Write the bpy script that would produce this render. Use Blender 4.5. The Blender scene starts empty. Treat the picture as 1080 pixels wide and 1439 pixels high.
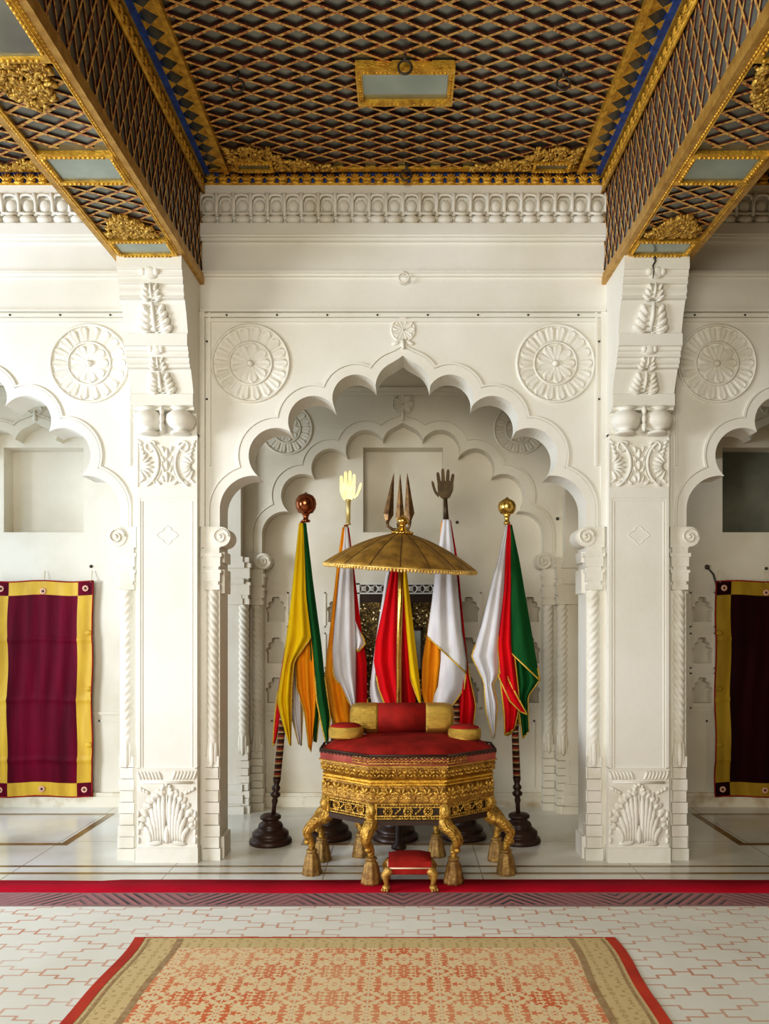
import bpy, bmesh, math, random
from mathutils import Vector, Matrix
from mathutils.geometry import tessellate_polygon
random.seed(7)
S = bpy.context.scene
COL = S.collection
PI = math.pi
V = Vector
sin, cos = math.sin, math.cos

# ------------------------------------------------------------------ measure
F, CX, CY, H = 1080.0, 566.0, 880.0, 1.5
def P(px, py, d):                      # picture measurement + depth -> metres
    return V(((px-CX)*d/F, d, H+(CY-py)*d/F))
def zz(py, d): return H+(CY-py)*d/F
YP, YA, YA2 = 4.88, 4.95, 5.17         # pillar front, arcade wall front / back
YB, YR = 6.28, 6.42                    # rear wall front plane, rear recess plane
YF = 5.42                              # row of flag standards
BAYS = (-3.0, 0.0, 3.0)
ZB, ZC = 3.705, 4.42                   # beam underside, ceiling
XB = 1.285                             # beam inner side
def tilt(v): return V((v.x, v.y, v.z+0.03*(v.y-YA)))   # shears ceiling and beams lower toward the front to match the image lines

# ------------------------------------------------------------------ materials
def mat(name, c, rough=.6, metal=0, c2=None, scale=8, bump=0, bscale=None, detail=4, spec=.5, contrast=(.35,.65), coords='Object', stretch=None, sheen=0):
    m = bpy.data.materials.new(name); m.use_nodes = True
    nt = m.node_tree; N = nt.nodes; L = nt.links
    b = N['Principled BSDF']
    b.inputs['Base Color'].default_value = (*c, 1)
    b.inputs['Roughness'].default_value = rough
    b.inputs['Metallic'].default_value = metal
    b.inputs['Specular IOR Level'].default_value = spec
    if sheen: b.inputs['Sheen Weight'].default_value = sheen
    tc = N.new('ShaderNodeTexCoord'); src = tc.outputs[coords]
    if stretch:
        mp = N.new('ShaderNodeMapping'); mp.inputs['Scale'].default_value = stretch
        L.new(src, mp.inputs['Vector']); src = mp.outputs[0]
    if c2:
        n = N.new('ShaderNodeTexNoise'); n.inputs['Scale'].default_value = scale; n.inputs['Detail'].default_value = detail
        L.new(src, n.inputs['Vector'])
        r = N.new('ShaderNodeValToRGB')
        r.color_ramp.elements[0].position = contrast[0]; r.color_ramp.elements[0].color = (*c, 1)
        r.color_ramp.elements[1].position = contrast[1]; r.color_ramp.elements[1].color = (*c2, 1)
        L.new(n.outputs['Fac'], r.inputs[0]); L.new(r.outputs[0], b.inputs['Base Color'])
    if bump:
        n2 = N.new('ShaderNodeTexNoise'); n2.inputs['Scale'].default_value = bscale or scale*4; n2.inputs['Detail'].default_value = 3
        L.new(src, n2.inputs['Vector'])
        bp = N.new('ShaderNodeBump'); bp.inputs['Strength'].default_value = bump; bp.inputs['Distance'].default_value = .01
        L.new(n2.outputs['Fac'], bp.inputs['Height']); L.new(bp.outputs[0], b.inputs['Normal'])
    return m

class G:                                # tiny node-graph helper for patterns
    def __init__(s, m):
        s.nt = m.node_tree; s.N = s.nt.nodes; s.L = s.nt.links; s.b = s.N['Principled BSDF']
        tc = s.N.new('ShaderNodeTexCoord'); sp = s.N.new('ShaderNodeSeparateXYZ')
        s.L.new(tc.outputs['Object'], sp.inputs[0]); s.x, s.y, s.z = sp.outputs
        s.obj = tc.outputs['Object']
    def m(s, op, a, b=None, c=None, clamp=False):
        n = s.N.new('ShaderNodeMath'); n.operation = op; n.use_clamp = clamp
        for i, q in enumerate((a, b, c)):
            if q is None: continue
            if isinstance(q, (int, float)): n.inputs[i].default_value = q
            else: s.L.new(q, n.inputs[i])
        return n.outputs[0]
    def vec(s, x, y, z=0):
        n = s.N.new('ShaderNodeCombineXYZ')
        for i, q in enumerate((x, y, z)):
            if isinstance(q, (int, float)): n.inputs[i].default_value = q
            else: s.L.new(q, n.inputs[i])
        return n.outputs[0]
    def noise(s, v, scale, detail=2):
        n = s.N.new('ShaderNodeTexNoise'); n.inputs['Scale'].default_value = scale; n.inputs['Detail'].default_value = detail
        s.L.new(v, n.inputs['Vector']); return n.outputs['Fac']
    def mix(s, f, a, b):
        n = s.N.new('ShaderNodeMix'); n.data_type = 'RGBA'
        if isinstance(f, (int, float)): n.inputs[0].default_value = f
        else: s.L.new(f, n.inputs[0])
        for i, q in ((6, a), (7, b)):
            if isinstance(q, tuple): n.inputs[i].default_value = (*q, 1)
            else: s.L.new(q, n.inputs[i])
        return n.outputs[2]
    def ramp(s, f, stops, const=False):
        n = s.N.new('ShaderNodeValToRGB'); cr = n.color_ramp
        if const: cr.interpolation = 'CONSTANT'
        while len(cr.elements) < len(stops): cr.elements.new(.5)
        for e, (p, c) in zip(cr.elements, stops): e.position = p; e.color = (*c, 1)
        s.L.new(f, n.inputs[0]); return n.outputs[0]
    def color(s, c): s.L.new(c, s.b.inputs['Base Color'])
    def bump(s, h, st=.3, dist=.01):
        bp = s.N.new('ShaderNodeBump'); bp.inputs['Strength'].default_value = st; bp.inputs['Distance'].default_value = dist
        s.L.new(h, bp.inputs['Height']); s.L.new(bp.outputs[0], s.b.inputs['Normal'])

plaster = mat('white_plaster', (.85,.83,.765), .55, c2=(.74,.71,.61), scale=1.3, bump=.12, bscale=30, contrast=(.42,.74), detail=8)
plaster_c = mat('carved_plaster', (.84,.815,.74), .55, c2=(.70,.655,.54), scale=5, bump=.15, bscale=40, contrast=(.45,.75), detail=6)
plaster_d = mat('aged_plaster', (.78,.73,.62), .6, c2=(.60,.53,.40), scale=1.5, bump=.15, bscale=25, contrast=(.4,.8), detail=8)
stain = mat('stained_plaster', (.74,.68,.55), .65, c2=(.45,.33,.18), scale=6, contrast=(.5,.75), detail=6)
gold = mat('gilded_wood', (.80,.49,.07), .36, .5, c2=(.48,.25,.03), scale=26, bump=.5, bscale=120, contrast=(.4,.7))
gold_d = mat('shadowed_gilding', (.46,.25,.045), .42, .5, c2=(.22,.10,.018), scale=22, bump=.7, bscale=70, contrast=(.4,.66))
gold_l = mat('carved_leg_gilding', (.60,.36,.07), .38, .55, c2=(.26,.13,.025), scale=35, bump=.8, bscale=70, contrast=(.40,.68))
gold_c = mat('carved_gilding', (.72,.46,.10), .36, .55, c2=(.30,.15,.025), scale=45, bump=.8, bscale=90, contrast=(.42,.68))
gold_p = mat('pale_gilded_edge', (.60,.37,.10), .42, .45, c2=(.44,.24,.05), scale=20, bump=.4, bscale=90)
rope = mat('gilded_rope_lattice', (.88,.56,.17), .42, .3, c2=(.50,.17,.07), scale=60, bump=.9, bscale=150, contrast=(.46,.6))
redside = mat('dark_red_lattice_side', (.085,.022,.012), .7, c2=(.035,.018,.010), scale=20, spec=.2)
mirror = mat('old_mirror', (.30,.31,.28), .30, .55, c2=(.17,.18,.155), scale=6, bump=.1, bscale=9)
mirror_p = mat('framed_mirror', (.40,.46,.42), .18, .55, c2=(.29,.34,.31), scale=3, bump=.04, bscale=7)
blue = mat('blue_enamel', (.03,.10,.42), .45, c2=(.02,.05,.22), scale=30)
iron = mat('dark_iron', (.09,.075,.06), .5, .6)
brass = mat('polished_brass', (.78,.52,.14), .22, .95, c2=(.6,.36,.08), scale=14, bump=.1, bscale=30)
brass_l = mat('pale_brass', (.80,.68,.34), .35, .55, c2=(.68,.54,.22), scale=20)
copper = mat('polished_copper', (.42,.15,.06), .2, .95, c2=(.28,.09,.04), scale=10)
bronze = mat('dark_bronze', (.11,.07,.028), .5, .5, c2=(.06,.038,.016), scale=18)
bronze_t = mat('mottled_bronze', (.27,.16,.065), .4, .7, c2=(.11,.06,.028), scale=18, bump=.1)
canopy_m = mat('worn_gold_cloth', (.46,.26,.045), .5, .35, c2=(.20,.105,.02), scale=14, bump=.4, bscale=60, contrast=(.35,.7), detail=8)
canopy_s = mat('canopy_seam', (.12,.06,.014), .6, .2)
fringe_m = mat('gold_fringe', (.85,.62,.22), .4, .4, c2=(.6,.36,.08), scale=60)
velvet = mat('red_velvet', (.38,.022,.016), .85, c2=(.23,.014,.010), scale=9, bump=.15, bscale=120, spec=.2)
velvet_w = mat('faded_red_cloth', (.42,.10,.07), .8, c2=(.26,.04,.03), scale=9)
tassel = mat('dull_gilt_tassel', (.42,.26,.08), .5, .3, c2=(.24,.13,.04), scale=30, bump=.5, bscale=60)
brocade = mat('gold_brocade', (.80,.56,.13), .26, .75, c2=(.50,.30,.05), scale=40, bump=.6, bscale=60, stretch=(1,8,8))
piping = mat('cream_piping', (.80,.70,.48), .6)
dwood = mat('dark_turned_wood', (.055,.022,.012), .4, c2=(.03,.012,.008), scale=6, stretch=(1,1,8))
recess_dark = mat('dark_backing', (.045,.022,.012), .6)
def cloth(name, c, c2, sc=14): return mat(name, c, .8, c2=c2, scale=sc, bump=.1, bscale=200, stretch=(1,1,.25), spec=.15)
yellow = cloth('yellow_cotton', (.80,.55,.008), (.66,.42,.008))
green = cloth('green_cotton', (.009,.10,.024), (.006,.07,.016))
orange = cloth('orange_cotton', (.85,.33,.012), (.70,.24,.01))
white = cloth('white_cotton', (.74,.73,.75), (.60,.59,.62))
red = cloth('red_cotton', (.70,.006,.012), (.50,.005,.012))
goldtrim = mat('gold_braid', (.72,.50,.07), .5, .25, c2=(.5,.3,.04), scale=80)
maroon = mat('maroon_silk', (.165,.0015,.022), .6, c2=(.075,.001,.010), scale=9, stretch=(1,1,.08), bump=.2, bscale=50, spec=.1)
ysilk = mat('yellow_silk', (.68,.44,.045), .5, c2=(.52,.31,.03), scale=10, stretch=(1,1,.2), spec=.25)
maroon_k = mat('shaded_maroon_silk', (.030,.001,.004), .6, c2=(.015,.001,.002), scale=9, stretch=(1,1,.08), bump=.2, bscale=50, spec=.1)  # maroon silk copy, darkened to carry the right bay's shade
ysilk_k = mat('shaded_yellow_silk', (.42,.27,.025), .55, c2=(.30,.18,.015), scale=10, stretch=(1,1,.2), spec=.2)  # yellow silk copy with the same shade put into its colour
pink = mat('pink_eyelet', (.75,.42,.30), .6)

# marble floor
marble = mat('polished_marble', (.72,.70,.63), .16)
g = G(marble)
nz = g.noise(g.vec(g.x, g.y), 1.6, 8)
slab = g.m('LESS_THAN', g.m('MINIMUM', g.m('ABSOLUTE', g.m('SUBTRACT', g.m('FRACT', g.m('MULTIPLY', g.x, 1.05)), .5)), g.m('ABSOLUTE', g.m('SUBTRACT', g.m('FRACT', g.m('MULTIPLY', g.y, 1.4)), .5))), .004)
cc = g.ramp(nz, [(.35,(.80,.79,.74)), (.55,(.70,.67,.59)), (.75,(.52,.48,.39))])
g.color(g.mix(slab, cc, (.40,.35,.27)))
inlay = mat('brown_marble_inlay', (.20,.13,.06), .2, c2=(.30,.20,.09), scale=7)
inlay_g = mat('grey_marble_slab', (.36,.33,.28), .2, c2=(.28,.26,.22), scale=3)
redrun = mat('crimson_felt', (.52,.006,.030), .9, c2=(.40,.005,.022), scale=3, bump=.2, bscale=300, spec=.15)

# printed floor cloth: stepped trellis of orange dashes
fcloth = mat('printed_floor_cloth', (.78,.75,.66), .85)
g = G(fcloth)
wob = g.m('MULTIPLY', g.m('SUBTRACT', g.noise(g.obj, 1.3, 2), .5), .05)
xx = g.m('ADD', g.x, wob); yy = g.m('ADD', g.y, g.m('MULTIPLY', wob, .6))
xs = g.m('DIVIDE', xx, .467)
xq = g.m('DIVIDE', g.m('FLOOR', g.m('MULTIPLY', xs, 6)), 6)
xr = g.m('DIVIDE', g.m('SUBTRACT', g.m('FLOOR', g.m('ADD', g.m('MULTIPLY', xs, 6), .5)), .5), 6)
yb = g.m('DIVIDE', yy, .175)
def diag(a, sg):
    f = g.m('FRACT', g.m('ADD', yb, g.m('MULTIPLY', a, sg)))
    return g.m('LESS_THAN', g.m('ABSOLUTE', g.m('SUBTRACT', f, .5)), .026)
ed = g.m('LESS_THAN', g.m('ABSOLUTE', g.m('SUBTRACT', g.m('FRACT', g.m('ADD', g.m('MULTIPLY', xs, 6), .5)), .5)), .085)
def stp(sg):   # little risers between the steps
    f = g.m('FRACT', g.m('ADD', yb, g.m('MULTIPLY', xr, sg)))
    return g.m('MULTIPLY', ed, g.m('LESS_THAN', g.m('ABSOLUTE', g.m('SUBTRACT', f, .5)), .105))
ln = g.m('MAXIMUM', g.m('MAXIMUM', diag(xq, 1), diag(xq, -1)), g.m('MAXIMUM', stp(1), stp(-1)))
fade = g.m('MULTIPLY', ln, g.ramp(g.noise(g.obj, 2.2, 4), [(.3,(.35,)*3), (.65,(.95,)*3)]))
base = g.ramp(g.noise(g.obj, 1.1, 6), [(.3,(.90,.88,.81)), (.7,(.78,.75,.65))])
g.color(g.mix(g.m('MULTIPLY', fade, .9), base, (.62,.25,.13)))
g.bump(g.noise(g.obj, 3.5, 3), .35, .02)

# woven purple border of the floor cloth: chevrons
bord = mat('woven_purple_border', (.30,.14,.16), .9)
g = G(bord)
tri = g.m('ABSOLUTE', g.m('SUBTRACT', g.m('FRACT', g.m('MULTIPLY', g.x, .85)), .5))
st = g.m('FRACT', g.m('MULTIPLY', g.m('ADD', g.m('MULTIPLY', tri, 1.18), g.m('MULTIPLY', g.y, .9)), 17))
s1 = g.m('LESS_THAN', st, .42)
amt = g.ramp(g.noise(g.vec(g.x, 0), 2.5, 2), [(.35,(.25,)*3), (.6,(.95,)*3)])
edge = g.m('GREATER_THAN', g.m('ABSOLUTE', g.m('SUBTRACT', g.y, 4.212)), .085)
c1 = g.mix(g.noise(g.obj, 30, 2), (.45,.22,.22), (.33,.16,.17))
c2 = g.mix(g.m('MULTIPLY', s1, amt), c1, (.05,.06,.065))
c3 = g.mix(g.m('MULTIPLY', g.m('GREATER_THAN', st, .8), amt), c2, (.58,.22,.20))
g.color(g.mix(edge, c3, (.36,.20,.19)))

# carpet field: mirrored floral scroll
rug_f = mat('carpet_floral_field', (.7,.5,.3), .95)
g = G(rug_f)
u = g.m('PINGPONG', g.x, .145); v = g.m('PINGPONG', g.y, .12)
u2 = g.m('PINGPONG', g.m('ADD', g.x, .0725), .0725)
n1 = g.noise(g.vec(u, v), 40, 3)
n2 = g.noise(g.vec(u, v, 3.3), 22, 2)
pat = g.m('MULTIPLY', g.m('GREATER_THAN', n1, .50), g.m('GREATER_THAN', n2, .40))
dg = g.m('ABSOLUTE', g.m('SUBTRACT', g.m('DIVIDE', u, .145), g.m('DIVIDE', v, .12)))
lite = g.m('MAXIMUM', g.m('LESS_THAN', u, .0045), g.m('LESS_THAN', dg, .05))
wear = g.ramp(g.noise(g.obj, 1.6, 4), [(.35,(.5,)*3), (.62,(1,)*3)])
bg = g.mix(g.noise(g.obj, 60, 2), (.90,.70,.42), (.76,.56,.31))
rd = g.mix(g.noise(g.obj, 2.2, 3), (.62,.085,.035), (.78,.25,.08))
f1 = g.mix(g.m('MULTIPLY', pat, wear), bg, rd)
g.color(g.mix(g.m('MULTIPLY', lite, .8), f1, (.80,.66,.42)))
rug_b = mat('carpet_beige_border', (.6,.46,.22), .95)
g = G(rug_b)
n1 = g.m('GREATER_THAN', g.noise(g.vec(g.m('PINGPONG', g.x, .09), g.m('PINGPONG', g.y, .09)), 40, 2), .56)
g.color(g.mix(g.m('MULTIPLY', n1, .55), g.mix(g.noise(g.obj, 3, 4), (.74,.57,.30), (.63,.48,.23)), (.40,.25,.09)))
rug_r = mat('carpet_red_selvage', (.62,.06,.02), .95, c2=(.46,.035,.015), scale=4)
rug_l = mat('carpet_border_line', (.46,.33,.17), .95, c2=(.38,.22,.1), scale=40)

# sparkling mosaic
mosaic = mat('glittering_mosaic', (.12,.085,.02), .3, .7)
g = G(mosaic)
vo = g.N.new('ShaderNodeTexVoronoi'); vo.inputs['Scale'].default_value = 85; g.L.new(g.obj, vo.inputs['Vector'])
sp = g.N.new('ShaderNodeSeparateColor'); g.L.new(vo.outputs['Color'], sp.inputs[0])
g.color(g.ramp(sp.outputs[0], [(0,(.035,.022,.006)), (.55,(.11,.075,.02)), (.82,(.24,.17,.05)), (.955,(.9,.82,.55))], True))
g.bump(sp.outputs[1], .6, .01)
# striped pole
stripe = mat('striped_pole_paint', (.3,.1,.03), .45)
g = G(stripe)
fz = g.m('FRACT', g.m('MULTIPLY', g.z, 11.5))
g.color(g.ramp(fz, [(0,(.05,.02,.012)), (.28,(.50,.34,.15)), (.42,(.30,.035,.02)), (.60,(.05,.02,.012)), (.78,(.62,.50,.32)), (.88,(.25,.06,.02))], True))

# ------------------------------------------------------------------ mesh builder
class MB:
    def __init__(s): s.v = []; s.f = []; s.mi = []; s.sm = []
    def add(s, vs, fs, mi=0, sm=False):
        o = len(s.v); s.v += [V(p) for p in vs]
        for f in fs: s.f.append([i+o for i in f]); s.mi.append(mi); s.sm.append(sm)
        return s
    def box(s, x0, x1, y0, y1, z0, z1, mi=0):
        return s.add([(x0,y0,z0),(x1,y0,z0),(x1,y1,z0),(x0,y1,z0),(x0,y0,z1),(x1,y0,z1),(x1,y1,z1),(x0,y1,z1)],
              [(3,2,1,0),(4,5,6,7),(0,1,5,4),(1,2,6,5),(2,3,7,6),(3,0,4,7)], mi)
    def blob(s, c, a, b, n, mi=0, nu=10, nv=6):      # ellipsoid with semi-axes a,b,n
        c = V(c); a = V(a); b = V(b); n = V(n); vs = [c+n]
        for j in range(1, nv):
            t = PI*j/nv
            for i in range(nu):
                p = 2*PI*i/nu; vs.append(c + a*(sin(t)*cos(p)) + b*(sin(t)*sin(p)) + n*cos(t))
        vs.append(c-n); fs = [(0, 1+i, 1+(i+1)%nu) for i in range(nu)]
        for j in range(nv-2):
            o = 1+j*nu
            fs += [(o+i, o+nu+i, o+nu+(i+1)%nu, o+(i+1)%nu) for i in range(nu)]
        o = 1+(nv-2)*nu; L = len(vs)-1
        fs += [(L, o+(i+1)%nu, o+i) for i in range(nu)]
        return s.add(vs, fs, mi, True)
    def tube(s, pts, rad, seg=8, mi=0, flat=1.0, closed=False, up=None, cap=True):
        pts = [V(p) for p in pts]; n = len(pts)
        if not isinstance(rad, (list, tuple)): rad = [rad]*n
        up = V(up) if up else None; vs = []; prev = None
        for i in range(n):
            if closed: t = pts[(i+1) % n]-pts[i-1]
            else: t = pts[min(i+1, n-1)]-pts[max(i-1, 0)]
            if t.length < 1e-9: t = V((0,0,1))
            t.normalize()
            if prev is None:
                ref = up or (V((0,1,0)) if abs(t.y) < .8 else V((1,0,0)))
                a = (ref - t*ref.dot(t)).normalized()
            else:
                a = prev - t*prev.dot(t)
                a = a.normalized() if a.length > 1e-6 else t.orthogonal().normalized()
            prev = a; b = t.cross(a)
            for k in range(seg):
                q = 2*PI*k/seg; vs.append(pts[i] + a*(cos(q)*rad[i]*flat) + b*(sin(q)*rad[i]))
        fs = []
        for i in range(n if closed else n-1):
            o = i*seg; o2 = ((i+1) % n)*seg
            fs += [(o+k, o+(k+1)%seg, o2+(k+1)%seg, o2+k) for k in range(seg)]
        if not closed and cap:
            fs.append(tuple(range(seg-1, -1, -1))); fs.append(tuple(range((n-1)*seg, n*seg)))
        return s.add(vs, fs, mi, True)
    def lathe(s, prof, c=(0,0,0), seg=24, mi=0, mod=None, ax=None, sm=True, sy=1.0):   # prof (r,z)
        c = V(c); vs = []
        A = ax or Matrix.Identity(3)
        for r, z in prof:
            for k in range(seg):
                q = 2*PI*k/seg; rr = r*(mod(q, z) if mod else 1)
                vs.append(c + A @ V((rr*cos(q), rr*sin(q)*sy, z)))
        fs = []
        for i in range(len(prof)-1):
            o = i*seg
            fs += [(o+k, o+(k+1)%seg, o+seg+(k+1)%seg, o+seg+k) for k in range(seg)]
        fs.append(tuple(range(seg-1, -1, -1))); o = (len(prof)-1)*seg; fs.append(tuple(range(o, o+seg)))
        return s.add(vs, fs, mi, sm)
    def prism(s, poly, fn, d0, d1, mi=0, sm=False):    # 2-D polygon, fn(a,b,d)->3-D
        n = len(poly)
        tri = tessellate_polygon([[V((a, b, 0)) for a, b in poly]])
        vs = [fn(a, b, d0) for a, b in poly]+[fn(a, b, d1) for a, b in poly]
        fs = [tuple(t) for t in tri]+[tuple(i+n for i in reversed(t)) for t in tri]
        s.add(vs, fs, mi, False)
        return s.add(vs, [(i, (i+1) % n, (i+1) % n+n, i+n) for i in range(n)], mi, sm)
    def grid(s, rows, mi=0, sm=True):
        w = len(rows[0]); vs = [p for r in rows for p in r]
        fs = [(j*w+i, j*w+i+1, (j+1)*w+i+1, (j+1)*w+i) for j in range(len(rows)-1) for i in range(w-1)]
        return s.add(vs, fs, mi, sm)
    def map(s, fn): s.v = [fn(p) for p in s.v]; return s
    def build(s, name, mats, parent=None, origin=None, bevel=0, solid=0, sub=0):
        if not isinstance(mats, (list, tuple)): mats = [mats]
        o_ = V(origin) if origin is not None else (ORG[parent.name] if parent is not None else V((0,0,0)))
        me = bpy.data.meshes.new(name)
        me.from_pydata([tuple(p-o_) for p in s.v], [], s.f)
        for m in mats: me.materials.append(m)
        me.polygons.foreach_set('material_index', s.mi); me.polygons.foreach_set('use_smooth', s.sm)
        bm = bmesh.new(); bm.from_mesh(me); bmesh.ops.recalc_face_normals(bm, faces=bm.faces); bm.to_mesh(me); bm.free()
        ob = bpy.data.objects.new(name, me); COL.objects.link(ob)
        if parent is not None: ob.parent = parent
        else: ob.location = o_
        ORG[ob.name] = o_
        if solid: q = ob.modifiers.new('thick', 'SOLIDIFY'); q.thickness = solid; q.offset = 0
        if bevel: q = ob.modifiers.new('bev', 'BEVEL'); q.width = bevel; q.segments = 2; q.limit_method = 'ANGLE'
        if sub: q = ob.modifiers.new('sub', 'SUBSURF'); q.levels = sub; q.render_levels = sub
        return ob
ORG = {}
def tag(o, label, cat, group=None):
    o['label'] = label; o['category'] = cat
    if group: o['group'] = group
    return o
def thing(name, loc, label, cat, group=None):
    o = bpy.data.objects.new(name, None); COL.objects.link(o); o.location = loc; o.empty_display_size = .1
    ORG[o.name] = V(loc); return tag(o, label, cat, group)
def struct(o): o['kind'] = 'structure'; return o

# ------------------------------------------------------------------ cusped arch
def circ(p, q, sag):                   # circle through p,q bulging outward by sag*chord
    p = V(p); q = V(q); c = (q-p).length; s = sag*c; r = (c*c/4+s*s)/(2*s)
    m = (p+q)/2; d = (q-p).normalized(); n = V((-d.y, d.x))
    if n.dot(m-V((0, 2.0))) < 0: n = -n
    return (m+n*(s-r), r)
def isect(A, B):
    (c1, r1), (c2, r2) = A, B; d = (c2-c1).length; a = (r1*r1-r2*r2+d*d)/(2*d); h = math.sqrt(max(0, r1*r1-a*a))
    u = (c2-c1)/d; m = c1+u*a; n = V((-u.y, u.x))
    return max((m+n*h, m-n*h), key=lambda w: (w-V((0, 1.9))).length)
class Arch:
    def __init__(s, hw, zs, cusps, apex):
        s.hw = hw; s.zs = zs
        c1 = V(cusps[0]); dz = c1.y-zs
        cx = (c1.x**2+dz*dz-hw*hw)/(2*(c1.x+hw))
        s.C = [(V((cx, zs)), cx+hw)]
        for a, b in zip(cusps[:-1], cusps[1:]): s.C.append(circ(a, b, .45))
        s.tip = .034; s.C.append(circ(cusps[-1], (0, apex-s.tip), .2))
    def curve(s, k=0, n=20):            # left half then mirrored right half, springing to springing
        C = [(c, r+k) for c, r in s.C]
        st = V((C[0][0].x-C[0][1], s.zs)); pts = [st]; left = []
        for i, (c, r) in enumerate(C):
            if i+1 < len(C): e = isect(C[i], C[i+1])
            else: e = V((0, c.y+math.sqrt(max(0, r*r-c.x*c.x))))
            a0 = math.atan2(pts[-1].y-c.y, pts[-1].x-c.x); a1 = math.atan2(e.y-c.y, e.x-c.x)
            if a0 < -PI/2-1e-6: a0 += 2*PI
            if a1 < -PI/2-1e-6: a1 += 2*PI
            b0 = pts[-1]
            for j in range(n):
                t = a0+(a1-a0)*j/n; left.append(V((c.x+r*cos(t), c.y+r*sin(t))))
            pts.append(e)
        left.append(V(pts[-1]))
        for p in left:
            if p.x > -.085: p.y += s.tip*(1+p.x/.085)**2
        return left + [V((-p.x, p.y)) for p in reversed(left[:-1])]
def arch_from_px(sc, hw, ys, cus, ya):
    f = lambda x, y: (x/sc, H+(CY-y)/sc)
    return Arch(hw/sc, f(0, ys)[1], [f(x, y) for x, y in cus], f(0, ya)[1])
A1 = arch_from_px(F/YA, 257, 716, [(-204,669),(-158,607),(-97,571),(-38.5,542)], 500)
A2 = arch_from_px(F/YB, 198, 751, [(-161,719),(-126,670),(-79,641),(-28,618)], 594)

def arch_panel(mb, A, bx, y0, y1, ztop, half=1.5):
    c = A.curve(); poly = [(-half, 0), (c[0].x, 0)]+[(p.x, p.y) for p in c]+[(c[-1].x, 0), (half, 0), (half, ztop), (-half, ztop)]
    mb.prism(poly, lambda a, b, d: V((bx+a, d, b)), y0, y1)
def arch_band(mb, A, bx, k0, k1, y, t):
    a = A.curve(k0); b = A.curve(k1)
    a = [V((a[0].x, 2.10))]+a+[V((a[-1].x, 2.10))]; b = [V((b[0].x, 2.10))]+b+[V((b[-1].x, 2.10))]
    rows = [[V((bx+p.x, yy, p.y)) for p in q] for q, yy in ((a, y), (a, y-t), (b, y-t), (b, y))]
    for r0, r1 in zip(rows[:-1], rows[1:]): mb.grid([r0, r1], sm=False)

def rosette(mb, c, R, n1=18, n2=9, th=.019):
    c = V(c); Y = V((0, -1, 0))
    def ring(r, t): mb.tube([c+V((r*cos(2*PI*i/48), -.004, r*sin(2*PI*i/48))) for i in range(48)], t, 6, closed=True)
    ring(R, .010 if R > .15 else .006)
    if R > .15: ring(R*.55, .008)
    for n, r0, r1 in ((n1, .60, .95), (n2, .10, .50)) if R > .15 else ((n2, .15, .95),):
        for i in range(n):
            t = 2*PI*i/n; d = V((cos(t), 0, sin(t))); e = V((-sin(t), 0, cos(t)))
            L = (r1-r0)*R; w = PI*r1*R/n*.98
            # a spoon-shaped petal with raised edge
            rows = []
            for a in range(7):
                q = a/6; ww = w*(.55+.45*q)*(1 if q < .72 else math.sqrt(max(.0, 1-((q-.72)/.285)**2)))
                rows.append([c+d*(r0*R+L*q)+e*(ww*b/3)+Y*(th*(.35+.65*(b/3)**2)*(.3+.8*q) if abs(b) < 3 else -.004) for b in range(-3, 4)])
            mb.grid(rows)
    mb.blob(c, V((R*.09,0,0)), V((0,0,R*.09)), Y*th*1.6)

def leafspray(mb, c, up, n, w, h, pairs=3, th=.02):     # acanthus: ribbed stem with overlapping rounded lobes
    c = V(c); up = V(up).normalized(); n = V(n).normalized(); r = up.cross(n); r.normalize()
    mb.tube([c, c+up*h*.5+n*th*1.3, c+up*h*.95+n*th*1.0], [w*.08, w*.065, w*.05], 8)
    mb.blob(c+up*h*.40, r*w*.32, up*h*.46, n*th*.8, nu=14, nv=6)
    for sgn in (-1, 1):
        for i in range(pairs):
            t = i/max(1, pairs-1); a = .62+.45*t; L = w*(.225-.035*t)
            d = r*sgn*cos(a)+up*sin(a); e = d.cross(n)
            p = c+up*h*(.10+.60*t)+r*sgn*w*(.32-.10*t)+n*th*(.35+.2*t)
            mb.blob(p, d*L, e*L*.50, n*th, nu=12, nv=6)
            mb.tube([c+up*h*(.02+.45*t)+n*th*.9, p+n*th*1.0, p+d*L*.85+n*th*.4], [L*.06, L*.09, L*.04], 5)

def foliage(mb, fn, inside, x0, x1, y0, y1, n, sz, th):  # a bed of small gilded leaves
    k = 0; rnd = random.Random(int(n*7+abs(x0)*100))
    while k < n:
        a, b = rnd.uniform(x0, x1), rnd.uniform(y0, y1); k += 1
        if not inside(a, b): continue
        t = rnd.uniform(0, 2*PI); L = sz*rnd.uniform(.7, 1.4)
        p = fn(a, b, -th*rnd.uniform(0, .8)); A = fn(a+cos(t)*L, b+sin(t)*L, 0)-fn(a, b, 0); B = fn(a-sin(t)*L*.42, b+cos(t)*L*.42, 0)-fn(a, b, 0)
        N = fn(a, b, -th)-fn(a, b, 0); mb.blob(p, A, B, N, nu=7, nv=4)

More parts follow.
